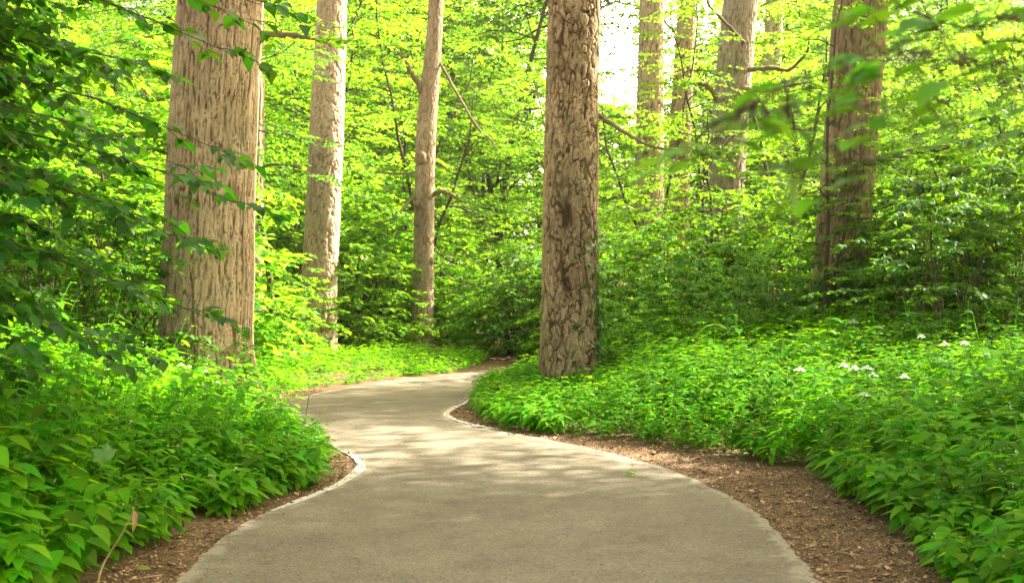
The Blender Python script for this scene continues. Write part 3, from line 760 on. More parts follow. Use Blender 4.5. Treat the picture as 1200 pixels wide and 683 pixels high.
# ------------------------------------------------------------------ understory trees and shrubs (copied)
def crown_proto(seed, height, base, radius, nb, twigs, lpt, leaf, kind, sprays=4, blen=1.0, droop=.22, shape='tree'):
    """returns (wood mesh builder, leaf mesh builder)"""
    rng = np.random.default_rng(seed); W = MB(); Lf = MB()
    if shape == 'tree':
        leaders = []
        for q_ in range(2):
            k = 10; z = np.linspace(0, 1, k); a0 = q_ * 2.1 + rng.random(); ln = (.16 + .1 * rng.random()) * height
            hh = height * (1.0 if q_ == 0 else rng.uniform(.7, .9))
            fork = np.clip((z - .14) / .86, 0, 1)
            ax = np.stack([ln * math.cos(a0) * fork ** 1.3, ln * math.sin(a0) * fork ** 1.3, hh * z], -1)
            ax[:, :2] += np.cumsum(rng.normal(0, .018, (k, 2)), 0) * height * fork[:, None]; ax[0, 2] = -.1
            tube(W, ax, np.linspace(.0075 * height, .0015 * height, k), 7)
            leaders.append(ax)
        for b in range(nb):
            ax = leaders[b % 2]; z = ax[:, 2]
            f = (b + rng.random()) / nb
            zz = base + (z[-1] - base) * f ** .9
            p = np.array([np.interp(zz, z, ax[:, 0]), np.interp(zz, z, ax[:, 1]), zz])
            az = b * 2.4 + rng.normal(0, .6)
            rr = radius * (.3 + .7 * math.sin(math.pi * min(1, .22 + .78 * f)) ** .8) * (.45 + .7 * rng.random())
            up = .15 + .5 * f + rng.normal(0, .28)
            d = norm(np.array([[math.cos(az), math.sin(az), up]]))[0]
            t = np.linspace(0, 1, 6)
            br = p + rr * (t[:, None] * d) + np.array([0, 0, -1.0]) * (droop * rr * t ** 2.2)[:, None] + np.cumsum(rng.normal(0, .035 * rr, (6, 3)), 0) * (t[:, None] > 0)
            tube(W, br, np.linspace(.0028 * height * (1 - .5 * f), .003, 6), 5)
            for s_ in range(sprays):
                tt = .25 + .75 * (s_ + .5 * rng.random()) / (sprays - .3)
                tt = min(tt, 1)
                q = np.array([np.interp(tt, t, br[:, c]) for c in range(3)])
                sd = (1 if s_ % 2 else -1) * (0 if s_ == sprays - 1 else 1)
                a2 = az + sd * (.75 + .35 * rng.random())
                spray(Lf, W if kind == 'mid' else None, q, (math.cos(a2), math.sin(a2), .02 + rng.normal(0, .13)), blen * (.6 + .8 * rng.random()), rng, kind, leaf, twigs, lpt, droop=.22, flat=.3)
    else:
        for b in range(nb):
            az = rng.random() * 6.283; lean = radius * math.sqrt(rng.random()); hh = height * (1 - .45 * (lean / radius) ** 2) * (.75 + .35 * rng.random())
            t = np.linspace(0, 1, 6)
            ax = np.stack([math.cos(az) * (.12 * radius + lean * t ** 1.4), math.sin(az) * (.12 * radius + lean * t ** 1.4), hh * t - .05], -1) + rng.normal(0, .03 * hh, (6, 3)) * t[:, None]
            tube(W, ax * (.8, .8, .72), np.linspace(.016, .005, 6), 5)
            pass
        ph_ = rng.random(6) * 6.283
        for i in range(nb * sprays):
            az = rng.random() * 6.283; el = math.asin(rng.random() ** .8) if i % 5 else rng.random() * .3
            lump = 1 + .17 * math.sin(3 * az + ph_[0]) * math.sin(2.5 * el + ph_[1]) + .14 * math.sin(5 * az + ph_[2] + 4 * el) + .10 * math.sin(9 * az + ph_[3] - 7 * el)
            r_ = lump * (.98 - .45 * rng.random() ** 2.2)
            p = np.array([radius * r_ * math.cos(el) * math.cos(az), radius * r_ * math.cos(el) * math.sin(az), height * (.06 + .90 * r_ * math.sin(el))])
            a2 = az + rng.normal(0, .5)
            spray(Lf, None, p, (math.cos(a2), math.sin(a2), .12 + rng.normal(0, .15)), blen * (.55 + .6 * rng.random()), rng, kind, leaf, twigs, lpt, droop=.45, flat=.25)
    return W, Lf


def proto(name, cat, W, Lf, mleaf, parts=('trunk', 'crown')):
    r = bpy.data.objects.new(name, None); r['category'] = cat
    kids = [(parts[0], W.mesh(name + '_' + parts[0], M_TWIG)), (parts[1], Lf.mesh(name + '_' + parts[1], mleaf))]
    return (name, cat, kids)


def place(pr, x, y, rz, sc, label, group=None, dz=0.0):
    name, cat, kids = pr
    t = thing(name, label, cat, (x, y, gz(x, y) + dz), group, rz, sc)
    for (pn, me) in kids: obj(pn, me, t)
    return t


TREES = [proto('understory_tree', 'tree', *crown_proto(100 + i, 9.5, 1.2, 3.0, 62, 5, 7, .125, 'lo', 4, 1.15), M_FOREST) for i in range(3)]
TALL = [proto('woodland_tree', 'tree', *crown_proto(200 + i, 17, 1.5, 4.2, 84, 5, 7, .19, 'lo', 4, 1.8), M_FOREST) for i in range(2)]
SHRUBS = [proto('shrub', 'shrub', *crown_proto(300 + i, 2.9, 0, 1.5, 34, 4, 6, .115, 'lo', 8, .5, shape='shrub'), M_FOREST, ('stem', 'foliage')) for i in range(3)]
DSHRUBS = [proto('shrub', 'shrub', *crown_proto(400 + i, 2.9, 0, 1.5, 34, 4, 6, .11, 'mid', 8, .5, shape='shrub'), M_SHRUB, ('stem', 'foliage')) for i in range(2)]
VEIL = proto('hornbeam_tree', 'tree', *crown_proto(500, 8.5, 3.4, 2.6, 26, 6, 9, .10, 'mid', 4, 1.1), M_SHRUB)

CAN = proto('woodland_tree', 'tree', *crown_proto(600, 15, 7.6, 3.8, 90, 5, 7, .17, 'lo', 4, 1.5), M_FOREST)
CANOPY = [(13.0, 13.6, 1.0, 'unseen tall shade tree added outside the frame behind the nearest one on the right'), (11.6, 8.6, 1.0, 'unseen tall shade tree added outside the frame farthest to the right'), (2.75, 50.5, 1.55, 'tall tree with a high crown arching over the blazing sun gap'), (7.4, 11.1, 1.0, 'unseen tall shade tree added outside the frame between the nearest two on the right'), (9.5, 11.8, 1.0, 'unseen tall shade tree added outside the frame nearest the right herb bank'), (6.9, 9.4, 1.0, 'unseen tall shade tree added outside the frame closest to the path on the right'),
          (15.5, 22.5, 1.05, 'unseen tall shade tree added outside the frame past the right herb bank'), (9.5, 6.0, 1.0, 'unseen tall shade tree added outside the frame level with the camera side')]  # off-frame ones are unseen trees added to shade and dapple the path
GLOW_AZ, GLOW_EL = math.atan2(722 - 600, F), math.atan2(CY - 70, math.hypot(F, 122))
SUN_AZ, SUN_EL = math.radians(62), math.radians(40)
ZONES = [(-400, 185, 'left of the massive oak'), (185, 345, 'behind the massive oak'), (345, 425, 'around the pale trunk'), (425, 560, 'around the slim knotty trunk'),
         (560, 720, 'behind the pine'), (720, 810, 'under the blazing sun'), (810, 950, 'around the leaning trunk with bare branches'), (950, 1090, 'behind the thick shaded trunk'), (1090, 2000, 'right of the thick shaded trunk')]


def zone(x, y):
    px = CX + F * x / y
    for a_, b_, s_ in ZONES:
        if a_ <= px < b_: return s_
    return ZONES[-1][2]


rng = np.random.default_rng(77)
KEEP = []      # trunks must stay visible: (px, half width, d)


def blocked(x, y, r):
    """would a crown of radius r at x, y hide one of the trunks standing behind it?"""
    px = CX + F * x / y; hw = F * r / y
    for (tp, tw, td) in [(372, 22, 25), (494, 18, 28), (667, 34, 17), (243, 55, 15), (990, 34, 18.5)]:
        if y < td + .6 and abs(px - tp) < hw + tw: return True
    for (tp, tw, td) in [(760, 18, 33), (797, 14, 36), (852, 22, 26)]:
        if y < td + .4 and abs(px - tp) < hw * .9 + tw: return True
    return False


def sun_off(x, y):
    return (x * math.cos(GLOW_AZ) - y * math.sin(GLOW_AZ)) / y


# understory trees
n_ = 0; spots = []
for k in range(900):
    y = rng.uniform(27, 44); x = rng.uniform(-.52, .52) * y
    if any(math.hypot(x - a_, y - b_) < 3.0 for a_, b_ in spots): continue
    if y < 38 and -5.5 < x < 14: continue
    if blocked(x, y, 2.2) or abs(sun_off(x, y)) < .04 and y > 30: continue
    spots.append((x, y))
    z_ = zone(x, y); row = 'nearer' if y < 34 else 'farther'
    place(TREES[n_ % 3], x, y, rng.random() * 6.28, rng.uniform(.85, 1.2), f'bright leafy understory tree of the {row} row {z_}', f'{row} understory trees {z_}')
    n_ += 1
for (px, y, sc, lb) in [(715, 30, .5, 'low bushy tree filling the wood below the sun beside the pine'), (742, 34, .58, 'low bushy tree below the sun in front of the ridged trunk'), (700, 37, .62, 'low bushy tree farther back below the sun')]:
    place(TREES[int(y) % 3], (px - CX) / F * y, y, px * 1.0, sc, lb)
# tall woodland trees behind
spots = []
for k in range(900):
    y = rng.uniform(46, 64); x = rng.uniform(-.52, .52) * y
    if any(math.hypot(x - a_, y - b_) < 4.6 for a_, b_ in spots): continue
    if abs(sun_off(x, y)) < .066: continue
    spots.append((x, y)); z_ = zone(x, y)
    place(TALL[len(spots) % 2], x, y, rng.random() * 6.28, rng.uniform(.9, 1.2), f'tall sunlit tree deep in the wood {z_}', f'tall trees deep in the wood {z_}')

# shrubs: (px, d, scale, dark?)
for (px, d, sc, dk, label) in [
        (760, 20.5, 1.0, 1, 'rounded dark glossy shrub standing right behind the pine'), (835, 20, 1.05, 1, 'broad dark shrub at the edge of the herb bank below the leaning trunk'),
        (905, 20.5, .95, 1, 'dense dark shrub between the leaning trunk and the thick shaded trunk'), (715, 23.5, 1.0, 0, 'light green shrub showing just past the pine trunk edge'),
        (800, 23, 1.25, 0, 'tall light green shrub below the sun'), (880, 23, 1.35, 0, 'tall light green shrub at the foot of the leaning trunk'),
        (945, 22, 1.3, 0, 'light shrub close behind the thick shaded trunk'), (1045, 17.5, 1.1, 1, 'dark shrub just past the thick shaded trunk'),
        (1100, 19, 1.5, 1, 'tall dark shrub beneath the pale broken limb'), (1180, 17, 1.5, 1, 'tall dark shrub at the far edge of the herb bank'),
        (985, 16.6, .42, 0, 'small light shrub at the foot of the thick shaded trunk'), (1120, 14.5, 1.0, 1, 'leafy dark shrub standing over the white umbels'),
        (603, 25.5, .95, 1, 'dark shrub where the path disappears'), (645, 24.8, 1.0, 1, 'dark shrub left of the pine where the path turns away'),
        (622, 27, 1.0, 0, 'light shrub between the path end and the pine'), (538, 29.5, .7, 0, 'light shrub just past the slim knotty trunk'),
        (435, 28.5, 1.1, 0, 'light shrub between the pale trunk and the slim knotty trunk'), (465, 30.5, 1.5, 0, 'tall light shrub close behind the slim knotty trunk'),
        (432, 26.3, .33, 0, 'low light shrub right of the pale trunk foot'), (462, 27, .3, 0, 'low light shrub left of the slim knotty trunk foot'), (530, 28.6, .45, 0, 'low light shrub right of the slim knotty trunk foot'), (405, 30, 1.5, 0, 'tall light shrub just past the pale trunk'), (303, 23, .8, 0, 'light shrub between the massive oak and the pale trunk'),
        (335, 27, 1.7, 0, 'tall light shrub behind the gap beside the massive oak'), (30, 14, 1.2, 1, 'dark shrub deep in the shade under the overhanging leaves'),
        (110, 15.5, 1.2, 1, 'dark shrub filling the gap beside the massive oak'), (165, 18, 1.5, 0, 'lighter shrub just behind the massive oak'),
        (75, 20, 2.0, 0, 'tall light shrub behind the shaded shrubs')]:
    x = (px - CX) / F * d
    place((DSHRUBS if dk else SHRUBS)[int(px + d) % 2], x, d, px * 1.7, sc, label)
rng = np.random.default_rng(404)
for k in range(15):
    y = 17.3 + 1.5 * rng.random() - .25 * max(0, k - 8); x = 1.9 + .62 * k + rng.normal(0, .15)
    place((SHRUBS if k % 3 else DSHRUBS)[k % 2], x, y, k * 1.9, rng.uniform(.42, .68), 'low leafy shrub in the row closing off the back of the right herb bank', 'low shrubs along the back of the right herb bank')
place(VEIL, -4.75, 22.0, 2.3, 1.05, 'slender hornbeam with sprays drooping across the upper pale trunk')
place(VEIL, 10.2, 18.5, 4.1, 1.1, 'slender hornbeam with dark sprays high above the right herb bank')
place(VEIL, -8.9, 13.5, 3.1, 1.0, 'slender hornbeam with dark sprays high beside the massive oak')

for (x, y, sc, lb) in CANOPY:
    place(CAN, x, y, x * 1.3, sc, lb)

LV = proto('maple_tree', 'tree', *crown_proto(510, 9.5, 2.4, 2.3, 34, 5, 7, .11, 'lo', 4, .95), M_FOREST)
for (px, y, sc, rz_, lb) in [(770, 29.5, 1.0, .3, 'slender bright maple veiling the trunks beside the sun'), (838, 24.2, .8, 1.9, 'slender bright maple veiling the foot of the leaning trunk'), (915, 33, 1.25, 2.7, 'slender bright maple between the leaning and the shaded trunk'),
                            (965, 17.3, .62, 4.4, 'small bright maple hugging the thick shaded trunk'), (494, 31, 1.0, 3.5, 'slender bright maple standing right behind the knotty tree')]:
    place(LV, (px - CX) / F * y, y, rz_, sc, lb)

# the far wood reads as one mass
mb = MB(); rng = np.random.default_rng(88); k = 0; spots = []
while k < 120:
    y = rng.uniform(68, 125); x = rng.uniform(-.6, .6) * y
    k += 1; hgt = rng.uniform(19, 27)
    if abs(sun_off(x, y)) < .046: hgt = y * rng.uniform(.15, .182) + 1.5 - gz(x, y)
    n = 1500
    ph = rng.random(n) * 6.283; f = rng.random(n) ** .8; rr = 4.6 * np.sqrt(rng.random(n)) * np.sin(np.pi * np.clip(.15 + .8 * f, 0, 1)) ** .7
    lay = np.round(f * 9) / 9 + rng.normal(0, .018, n)
    P_ = np.stack([x + rr * np.cos(ph), y + rr * np.sin(ph), gz(x, y) + hgt * np.clip(lay, 0.02, 1) - .12 * rr], -1)
    D_ = np.stack([np.cos(ph), np.sin(ph), rng.normal(-.2, .3, n)], -1)
    add_leaves(mb, P_, D_, np.array([0, 0, 1.0]) + rng.normal(0, .4, (n, 3)), rng.uniform(.35, .75, n), 'lo')
tag(obj('distant_woods', mb.mesh('distant_woods', M_FAR)), 'hazy bright foliage of the distant woods behind all the trees', None, None, 'stuff')

# ------------------------------------------------------------------ foreground trees at the frame edges
rng = np.random.default_rng(5)
loc = np.array([-4.7, 6.6, 0.0])
t = thing('overhanging_tree', 'leafy dark green tree leaning in from the left edge over the undergrowth', 'tree', tuple(loc))
W = MB(); Lf = MB()
tube(W, [(0, 0, -.1), (.05, 0, 1.2), (.15, .1, 2.6), (.2, .15, 4.2), (.1, .2, 6.0)], [.11, .1, .085, .07, .05], 12)
for b in range(78):
    zz = .9 + 4.0 * (b + rng.random()) / 78
    p = np.array([.1, .1, zz]); az = rng.uniform(-.75, 1.0)
    ln = rng.uniform(1.1, 2.05) * (1.0 if zz > 1.6 else .62); tt = np.linspace(0, 1, 7)
    d = norm(np.array([[math.cos(az), math.sin(az), .22 + rng.normal(0, .1)]]))[0]
    br = p + ln * tt[:, None] * d + np.array([0, 0, -1]) * (.30 * ln * tt ** 2)[:, None] + rng.normal(0, .03, (7, 3)) * tt[:, None]
    tube(W, br, np.linspace(.017, .004, 7), 6)
    for s_ in range(7):
        q_ = .3 + .7 * (s_ + rng.random() * .4) / 6.4; q_ = min(q_, 1)
        q = np.array([np.interp(q_, tt, br[:, c]) for c in range(3)])
        a2 = az + (0 if s_ == 6 else (1 if s_ % 2 else -1) * rng.uniform(.4, 1.0))
        spray(Lf, W, q, (math.cos(a2), math.sin(a2), -.05 + rng.normal(0, .12)), rng.uniform(.4, .72), rng, 'hi', .112, 4, 5, droop=.3, wtwig=.003)
for (px, py, dd) in [(278, 62, 6.6), (262, 14, 6.3), (268, 182, 6.8), (290, 245, 7.0), (240, 372, 6.6), (222, 205, 6.0), (215, 285, 6.2), (300, 8, 6.5), (110, 420, 6.2), (60, 400, 5.8)]:
    tip = at(px, py, dd) - loc; root = np.array([.1, .1, min(tip[2] + .55, 5.2)])
    tt = np.linspace(0, 1, 8)[:, None]; br = root * (1 - tt) + tip * tt + np.array([0, 0, 1.0]) * (.22 * np.sin(tt * math.pi)) + rng.normal(0, .02, (8, 3)) * tt
    tube(W, br, np.linspace(.012, .002, 8), 6)
    for f_ in (.45, .58, .68, .80, .96):
        q = np.array([np.interp(f_, tt[:, 0], br[:, c]) for c in range(3)]); a2 = math.atan2(tip[1] - .1, tip[0] - .1) + rng.uniform(-.8, .8)
        spray(Lf, W, q, (math.cos(a2), math.sin(a2), -.1), rng.uniform(.28, .5), rng, 'hi', .112, 3, 4, droop=.35, wtwig=.002)
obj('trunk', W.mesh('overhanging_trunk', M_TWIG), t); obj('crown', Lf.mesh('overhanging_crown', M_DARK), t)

loc = np.array([3.1, 1.2, 0.0])
t = thing('overhanging_tree', 'out of focus leafy boughs reaching in from the upper right corner', 'tree', tuple(loc))
W = MB(); Lf = MB()
tube(W, [(0, 0, -.1), (0, .05, 1.0), (-.1, .1, 2.0), (-.1, .2, 3.2)], [.07, .06, .05, .035], 10)
q = lambda px, py, d: at(px, py, d) - loc
boughs = [([(-.1, .1, 1.7), q(1290, 30, 2.2), q(1205, 18, 2.1), q(1140, 33, 2.05), q(1075, 16, 2.0), q(1035, -4, 2.0)], .007),
          ([(-.1, .1, 1.6), q(1290, 55, 1.9), q(1200, 66, 1.85), q(1140, 82, 1.8), q(1075, 112, 1.75), q(1000, 128, 1.7), q(930, 150, 1.65)], .005),
          ([(-.1, .1, 1.55), q(1280, 90, 1.7), q(1150, 70, 1.6), q(1040, 60, 1.5), q(960, 80, 1.45), q(890, 118, 1.42)], .003)]
for (P_, r_) in boughs:
    c = catmull(P_, 6); tube(W, c, np.linspace(r_ * .62, r_ * .22, len(c)), 6)
PP, DD, LLn = [], [], []
for (px, py, d, ang, ln) in [(770, 190, 1.45, 170, .060), (815, 187, 1.42, 185, .05), (880, 130, 1.45, 200, .06), (905, 118, 1.45, 160, .06), (870, 150, 1.4, 215, .055), (895, 152, 1.42, 245, .055), (930, 92, 1.5, 185, .07), (955, 100, 1.5, 200, .06),
                             (945, 190, 1.5, 215, .06), (925, 215, 1.45, 230, .06), (960, 170, 1.55, 190, .055), (1000, 68, 1.6, 170, .07), (1030, 90, 1.6, 190, .065), (985, 128, 1.6, 200, .06), (1050, 118, 1.65, 170, .06), (1010, 145, 1.65, 215, .055),
                             (1095, 72, 1.75, 180, .06), (1110, 100, 1.75, 200, .06), (1150, 60, 1.8, 165, .06), (1165, 90, 1.8, 205, .06), (1040, 40, 1.8, 190, .08), (1085, 36, 1.9, 200, .075), (1130, 12, 1.95, 160, .08), (1165, 32, 2, 200, .075),
                             (1060, 10, 1.9, 170, .08), (1010, 12, 1.9, 185, .08), (1190, 10, 2, 150, .08), (1180, 130, 1.8, 210, .06), (1120, 145, 1.75, 190, .06), (1195, 155, 1.8, 200, .06), (1090, 140, 1.7, 170, .055), (975, 30, 1.8, 190, .07), (1195, 45, 1.9, 180, .08)]:
    for c_ in range(5):
        a_ = math.radians(ang + (0 if c_ == 0 else rng.uniform(-70, 70)))
        PP.append(q(px + (12 if c_ == 0 else rng.uniform(-12, 75)), py + (0 if c_ == 0 else rng.uniform(-22, 24)), d + rng.uniform(-.05, .08)))
        DD.append((math.cos(a_), rng.uniform(-.5, .6), rng.uniform(-.14, .03))); LLn.append(ln * rng.uniform(.7, 1.1))
PP = np.array(PP)
add_leaves(Lf, PP, np.array(DD), np.array([0, -.08, 1.0]) + rng.normal(0, .13, (len(PP), 3)), np.array(LLn), 'hi', 1.0)
for p in PP:                                          # stalks to the nearest bough
    best = min((np.linalg.norm(c - p), tuple(c)) for P_, r_ in boughs for c in catmull(P_, 6))
    tube(W, [np.array(best[1]), (np.array(best[1]) + p) / 2 + np.array([0, 0, .01]), p], [.0014, .0012, .001], 4)
obj('trunk', W.mesh('bough_trunk', M_TWIG), t); obj('crown', Lf.mesh('bough_crown', M_BOUGH), t)

# ------------------------------------------------------------------ small things
def umbel(seed):
    r_ = np.random.default_rng(seed); S = MB(); Fl = MB()
    tube(S, [(0, 0, 0), (.02, 0, .5), (.0, .01, .97)], [.005, .004, .003], 5)
    for k in range(13):
        a_ = k * 2.4; rr = .075 * math.sqrt((k + .5) / 13)
        tip = np.array([rr * math.cos(a_), rr * math.sin(a_) + .01, 1.0 - .8 * rr + .01 * r_.random()])
        tube(S, [(0, .01, .94), tip], [.0015, .001], 3)
        for m in range(6):
            b_ = m * 2.4; c = tip + np.array([.014 * math.cos(b_), .014 * math.sin(b_), .002]); n = 6
            ph = np.arange(n) / n * 6.283 + r_.random()
            V = np.concatenate([[c + np.array([0, 0, .007])], c + .0105 * np.stack([np.cos(ph), np.sin(ph), np.zeros(n)], -1)])
            Fl.add(V, np.array([[0, 1 + q_, 1 + (q_ + 1) % n] for q_ in range(n)]))
    return ('umbel_flower', 'flower', [('stem', S.mesh('umbel_stem', M_STEM)), ('flower_head', Fl.mesh('umbel_head', M_WHITE))])


UMB = umbel(1)
for (px, py, d, lb, gr) in [(990, 425, 11.5, 0, 0), (1001, 428, 11.4, 0, 0), (1015, 428, 11.6, 0, 0), (1024, 436, 11.3, 0, 0), (938, 430, 12, 1, 1), (1012, 459, 10.4, 2, 2), (1060, 438, 10.9, 3, 3), (1000, 374, 15.4, 4, 4), (1079, 391, 13.4, 5, 5),
                            (1108, 400, 12.8, 5, 5), (1130, 399, 12.6, 5, 5), (1155, 411, 12, 5, 5),
                            (165, 425, 12, 6, 6), (186, 436, 11.8, 6, 6), (212, 425, 12.6, 6, 6), (222, 428, 12.4, 6, 6), (240, 433, 12.6, 6, 6), (255, 447, 12.2, 6, 6), (268, 452, 12.2, 6, 6), (285, 449, 12.6, 6, 6), (293, 455, 12.4, 6, 6), (232, 440, 12, 6, 6), (205, 446, 11.8, 6, 6), (278, 458, 12, 6, 6),
                            (320, 405, 20, 7, 7), (333, 408, 20, 7, 7), (345, 411, 20.2, 7, 7), (360, 413, 20, 7, 7), (378, 416, 20.4, 7, 7), (328, 414, 19.6, 7, 7)]:
    L_ = ['white umbel in the close cluster at the middle of the right herb bank', 'single white umbel nearest the pine on the right herb bank', 'low white umbel below the close cluster on the right herb bank', 'single white umbel just past the close cluster on the right herb bank',
          'single white umbel high up under the thick shaded trunk', 'white umbel along the upper edge of the right herb bank', 'white umbel in front of the foot of the massive oak', 'white umbel in the patch at the foot of the pale trunk']
    d = d - 1.3 * (px > 900); p = at(px, py, d); g = gz(p[0], p[1]); hh = max(p[2] - g, .3)
    t = thing(UMB[0], L_[lb], 'flower', (p[0], p[1], g), f'umbels {gr}: ' + L_[lb] if lb in (0, 5, 6, 7) else None, px * .37)
    if lb in (0, 5, 6, 7): t['group'] = {0: 'white umbels in the close cluster', 5: 'white umbels along the upper edge', 6: 'white umbels at the oak', 7: 'white umbels below the pale trunk'}[lb]
    k_ = random.uniform(.55, .8)
    t.scale = (k_, k_, hh)
    for (pn, me) in UMB[2]:
        o = obj(pn, me, t)

# dry stem sticking out of the left bank
a0 = np.array([*gp(112, 690), 0.0]); mb = MB()
dd = a0[1]
tube(mb, catmull([a0 + (0, 0, -.02), at(118, 668, dd) - (0, 0, 0), at(128, 648, dd), at(140, 630, dd - .05), at(154, 603, dd - .1), at(156, 594, dd - .12)] - a0, 5), np.linspace(.007, .003, 26), 6)
t = thing('dry_stem', 'bent dry yellowish plant stem poking out of the left bank near the camera', 'stem', tuple(a0))
obj('stalk', mb.mesh('stalk', M_DRYSTEM), t)
mb = MB(); e = at(157, 598, dd - .12) - a0
add_leaves(mb, np.array([e, e + (.0, 0, -.02)]), np.array([(.15, -.1, -1), (.05, .1, -1.0)]), np.array([(1, -.5, 0), (.4, -1, 0.1)]), np.array([.11, .08]), 'hi', .5)
obj('withered_leaf', mb.mesh('withered_leaf', M_LITTER), t)

# thin dead stalks at the left bend
for k, (x0_, y0_, x1_, y1_, lb) in enumerate([(352, 492, 362, 462, 'thin upright dead twig at the tip of the left bank bend'), (360, 496, 382, 478, 'thin slanting dead twig at the tip of the left bank bend')]):
    d = 11.6; a0 = at(x0_, y0_, d); a0[2] = max(a0[2], .0); b0 = at(x1_, y1_, d)
    base = np.array([a0[0], a0[1], 0.0]); mb = MB()
    tube(mb, catmull([base + (0, 0, -.01), (base + b0) / 2 + (.02, 0, .03), b0] - base, 4), np.linspace(.006, .003, 9), 5)
    t = obj('twig', mb.mesh('twig', M_DRYSTEM if k else M_TWIG), None, tuple(base)); tag(t, lb, 'twig')

def fallen(px, py, L, mat, lb, ang, wide=1.0, z=.016, name='fallen_leaf'):
    x_, y_ = gp(px, py); mb = MB(); a_ = math.radians(ang)
    add_leaves(mb, np.array([(0, 0, 0.0)]), np.array([(math.cos(a_), math.sin(a_), .12)]), np.array([(.15, -.2, 1.0)]), np.array([L]), 'hi', wide)
    tag(obj(name, mb.mesh(name, mat), None, (x_, y_, z + .01)), lb, 'leaf')
fallen(733, 559, .10, M_HERB, 'green fallen leaf lying on the middle of the path', 5)
fallen(742, 557.5, .07, M_YLEAF, 'small yellow leaf touching the green leaf on the path', 160)
fallen(310, 661, .05, M_YLEAF, 'yellow green fallen leaf on the near left of the path', 30)
fallen(160, 671, .075, M_YLEAF, 'yellow leaf on the litter beside the dry stem', 10, 1.2)
fallen(593, 655, .03, M_LITTER, 'tiny pale leaf scrap on the near middle of the path', 70)
fallen(1003, 670, .06, M_LITTER, 'curled tan leaf on the soil near the right undergrowth', 15)

# a pale maple leaf caught on the left undergrowth
c = at(122, 531, 5.75); mb = MB(); outl = []
for k in range(20):
    a_ = k / 20 * 2 * math.pi; rr = .058 * (1 + .2 * math.cos(5 * a_) + .08 * math.cos(10 * a_))
    outl.append((rr * math.cos(a_ + math.pi / 2), rr * math.sin(a_ + math.pi / 2) * .95, .012 * math.cos(5 * a_)))
V = np.array([(0, 0, .006)] + outl)
ca, sa = math.cos(.75), math.sin(.75)
V = np.stack([V[:, 0], V[:, 1] * ca - V[:, 2] * sa, V[:, 1] * sa + V[:, 2] * ca], -1)
mb.add(V, np.array([[0, 1 + k, 1 + (k + 1) % 20] for k in range(20)]))
tube(mb, [(0, -.03, -.03), (.0, -.05, -.07), (.01, -.05, -.14)], [.0015, .0015, .001], 4)
tag(obj('maple_leaf', mb.mesh('maple_leaf', M_PALELEAF), None, tuple(c)), 'pale lobed maple leaf lying on the left undergrowth', 'leaf')

HAZE = 0.00035
if HAZE:
    m, nt, out = new_mat('haze_air'); pv = nd(nt, 'ShaderNodeVolumePrincipled')
    pv.inputs['Color'].default_value = (1, .97, .80, 1); pv.inputs['Density'].default_value = HAZE; pv.inputs['Anisotropy'].default_value = .45
    nt.links.new(pv.outputs[0], out.inputs['Volume'])
    x0, x1, y0, y1, z0, z1 = -310, 310, -70, 410, -4, 60
    V = [(x, y, z) for z in (z0, z1) for y in (y0, y1) for x in (x0, x1)]
    mb = MB(); mb.add(V, np.array([[0, 2, 3, 1], [4, 5, 7, 6], [0, 1, 5, 4], [2, 6, 7, 3], [0, 4, 6, 2], [1, 3, 7, 5]]))
    tag(obj('haze', mb.mesh('haze', m, smooth=False)), 'sunlit haze in the air of the wood', None, None, 'stuff')

# ------------------------------------------------------------------ light, sky, camera
SUN_STRENGTH, SKY_STRENGTH, EXPOSURE = 5.0, 0.105, 2.7
Sd = Vector((math.sin(SUN_AZ) * math.cos(SUN_EL), math.cos(SUN_AZ) * math.cos(SUN_EL), math.sin(SUN_EL)))
sun = bpy.data.lights.new('sun', 'SUN'); sun.energy = SUN_STRENGTH; sun.angle = math.radians(.55); sun.color = (1, .93, .80)
so = bpy.data.objects.new('sun', sun); COL.objects.link(so); so.rotation_euler = Sd.to_track_quat('Z', 'Y').to_euler(); so.location = (6, 40, 30)

w = bpy.data.worlds.new('World'); scene.world = w; w.use_nodes = True
nt = w.node_tree
for n in list(nt.nodes): nt.nodes.remove(n)
out = nt.nodes.new('ShaderNodeOutputWorld'); bg = nt.nodes.new('ShaderNodeBackground')
sky = nt.nodes.new('ShaderNodeTexSky'); sky.sky_type = 'NISHITA'; sky.sun_disc = False
sky.sun_elevation = SUN_EL; sky.sun_rotation = SUN_AZ; sky.dust_density = 4.0; sky.air_density = 1.0; sky.ozone_density = .6
hs = nd(nt, 'ShaderNodeHueSaturation'); hs.inputs['Saturation'].default_value = .55; nt.links.new(sky.outputs[0], hs.inputs['Color'])
wm = nd(nt, 'ShaderNodeMix', data_type='RGBA', blend_type='MULTIPLY'); wm.inputs['Factor'].default_value = 1; wm.inputs['B'].default_value = (1.1, .98, .73, 1)
nt.links.new(hs.outputs[0], wm.inputs['A']); nt.links.new(wm.outputs['Result'], bg.inputs['Color']); bg.inputs['Strength'].default_value = SKY_STRENGTH
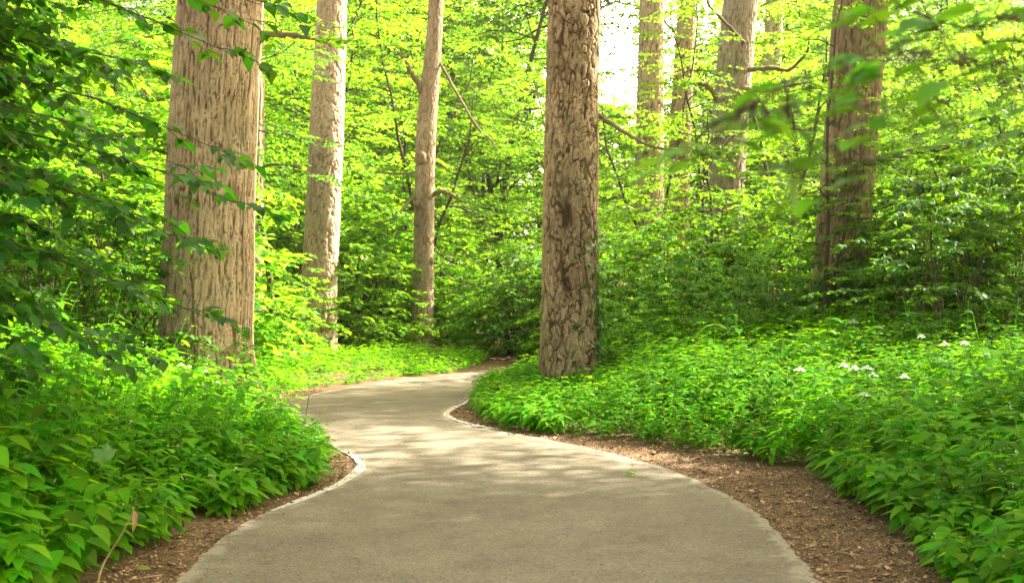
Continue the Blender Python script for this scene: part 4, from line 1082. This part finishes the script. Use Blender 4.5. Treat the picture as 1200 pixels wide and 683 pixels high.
# bright glow painted into the sky at the gap, apart from the sun lamp
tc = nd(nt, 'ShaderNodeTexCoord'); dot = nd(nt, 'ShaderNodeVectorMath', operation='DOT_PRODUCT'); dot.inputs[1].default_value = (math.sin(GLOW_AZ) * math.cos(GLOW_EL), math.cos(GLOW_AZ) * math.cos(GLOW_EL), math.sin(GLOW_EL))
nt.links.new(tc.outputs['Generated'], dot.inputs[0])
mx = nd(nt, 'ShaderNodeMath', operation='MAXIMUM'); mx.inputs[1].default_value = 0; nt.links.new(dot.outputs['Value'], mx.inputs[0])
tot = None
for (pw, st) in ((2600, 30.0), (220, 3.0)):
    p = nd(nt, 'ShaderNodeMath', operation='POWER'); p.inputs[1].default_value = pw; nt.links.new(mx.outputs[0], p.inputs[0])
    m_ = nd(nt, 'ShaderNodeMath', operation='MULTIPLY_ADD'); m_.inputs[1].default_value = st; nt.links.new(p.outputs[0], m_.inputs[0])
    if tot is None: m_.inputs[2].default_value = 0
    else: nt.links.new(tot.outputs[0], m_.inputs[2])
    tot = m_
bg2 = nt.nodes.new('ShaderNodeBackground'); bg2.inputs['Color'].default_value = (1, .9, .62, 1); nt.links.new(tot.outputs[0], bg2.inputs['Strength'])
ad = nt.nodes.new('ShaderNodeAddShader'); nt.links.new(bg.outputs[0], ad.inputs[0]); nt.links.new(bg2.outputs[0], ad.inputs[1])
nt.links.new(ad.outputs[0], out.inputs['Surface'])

cam = bpy.data.cameras.new('camera'); co = bpy.data.objects.new('camera', cam); COL.objects.link(co)
co.location = (0, 0, H); co.rotation_euler = (math.radians(90), 0, 0)
cam.sensor_width = 36; cam.lens = 36 * F / 1200; cam.clip_start = .05; cam.clip_end = 3000
cam.dof.use_dof = True; cam.dof.focus_distance = 10.0; cam.dof.aperture_fstop = cam.lens / 1000 / .0095
scene.camera = co
scene.view_settings.view_transform = 'Standard'; scene.view_settings.look = 'None'
scene.view_settings.gamma = 1; scene.view_settings.exposure = EXPOSURE; scene.view_settings.use_curve_mapping = False
cy = scene.cycles
cy.use_denoising = True; cy.max_bounces = 8; cy.diffuse_bounces = 4; cy.transmission_bounces = 6; cy.glossy_bounces = 2; cy.sample_clamp_indirect = 6
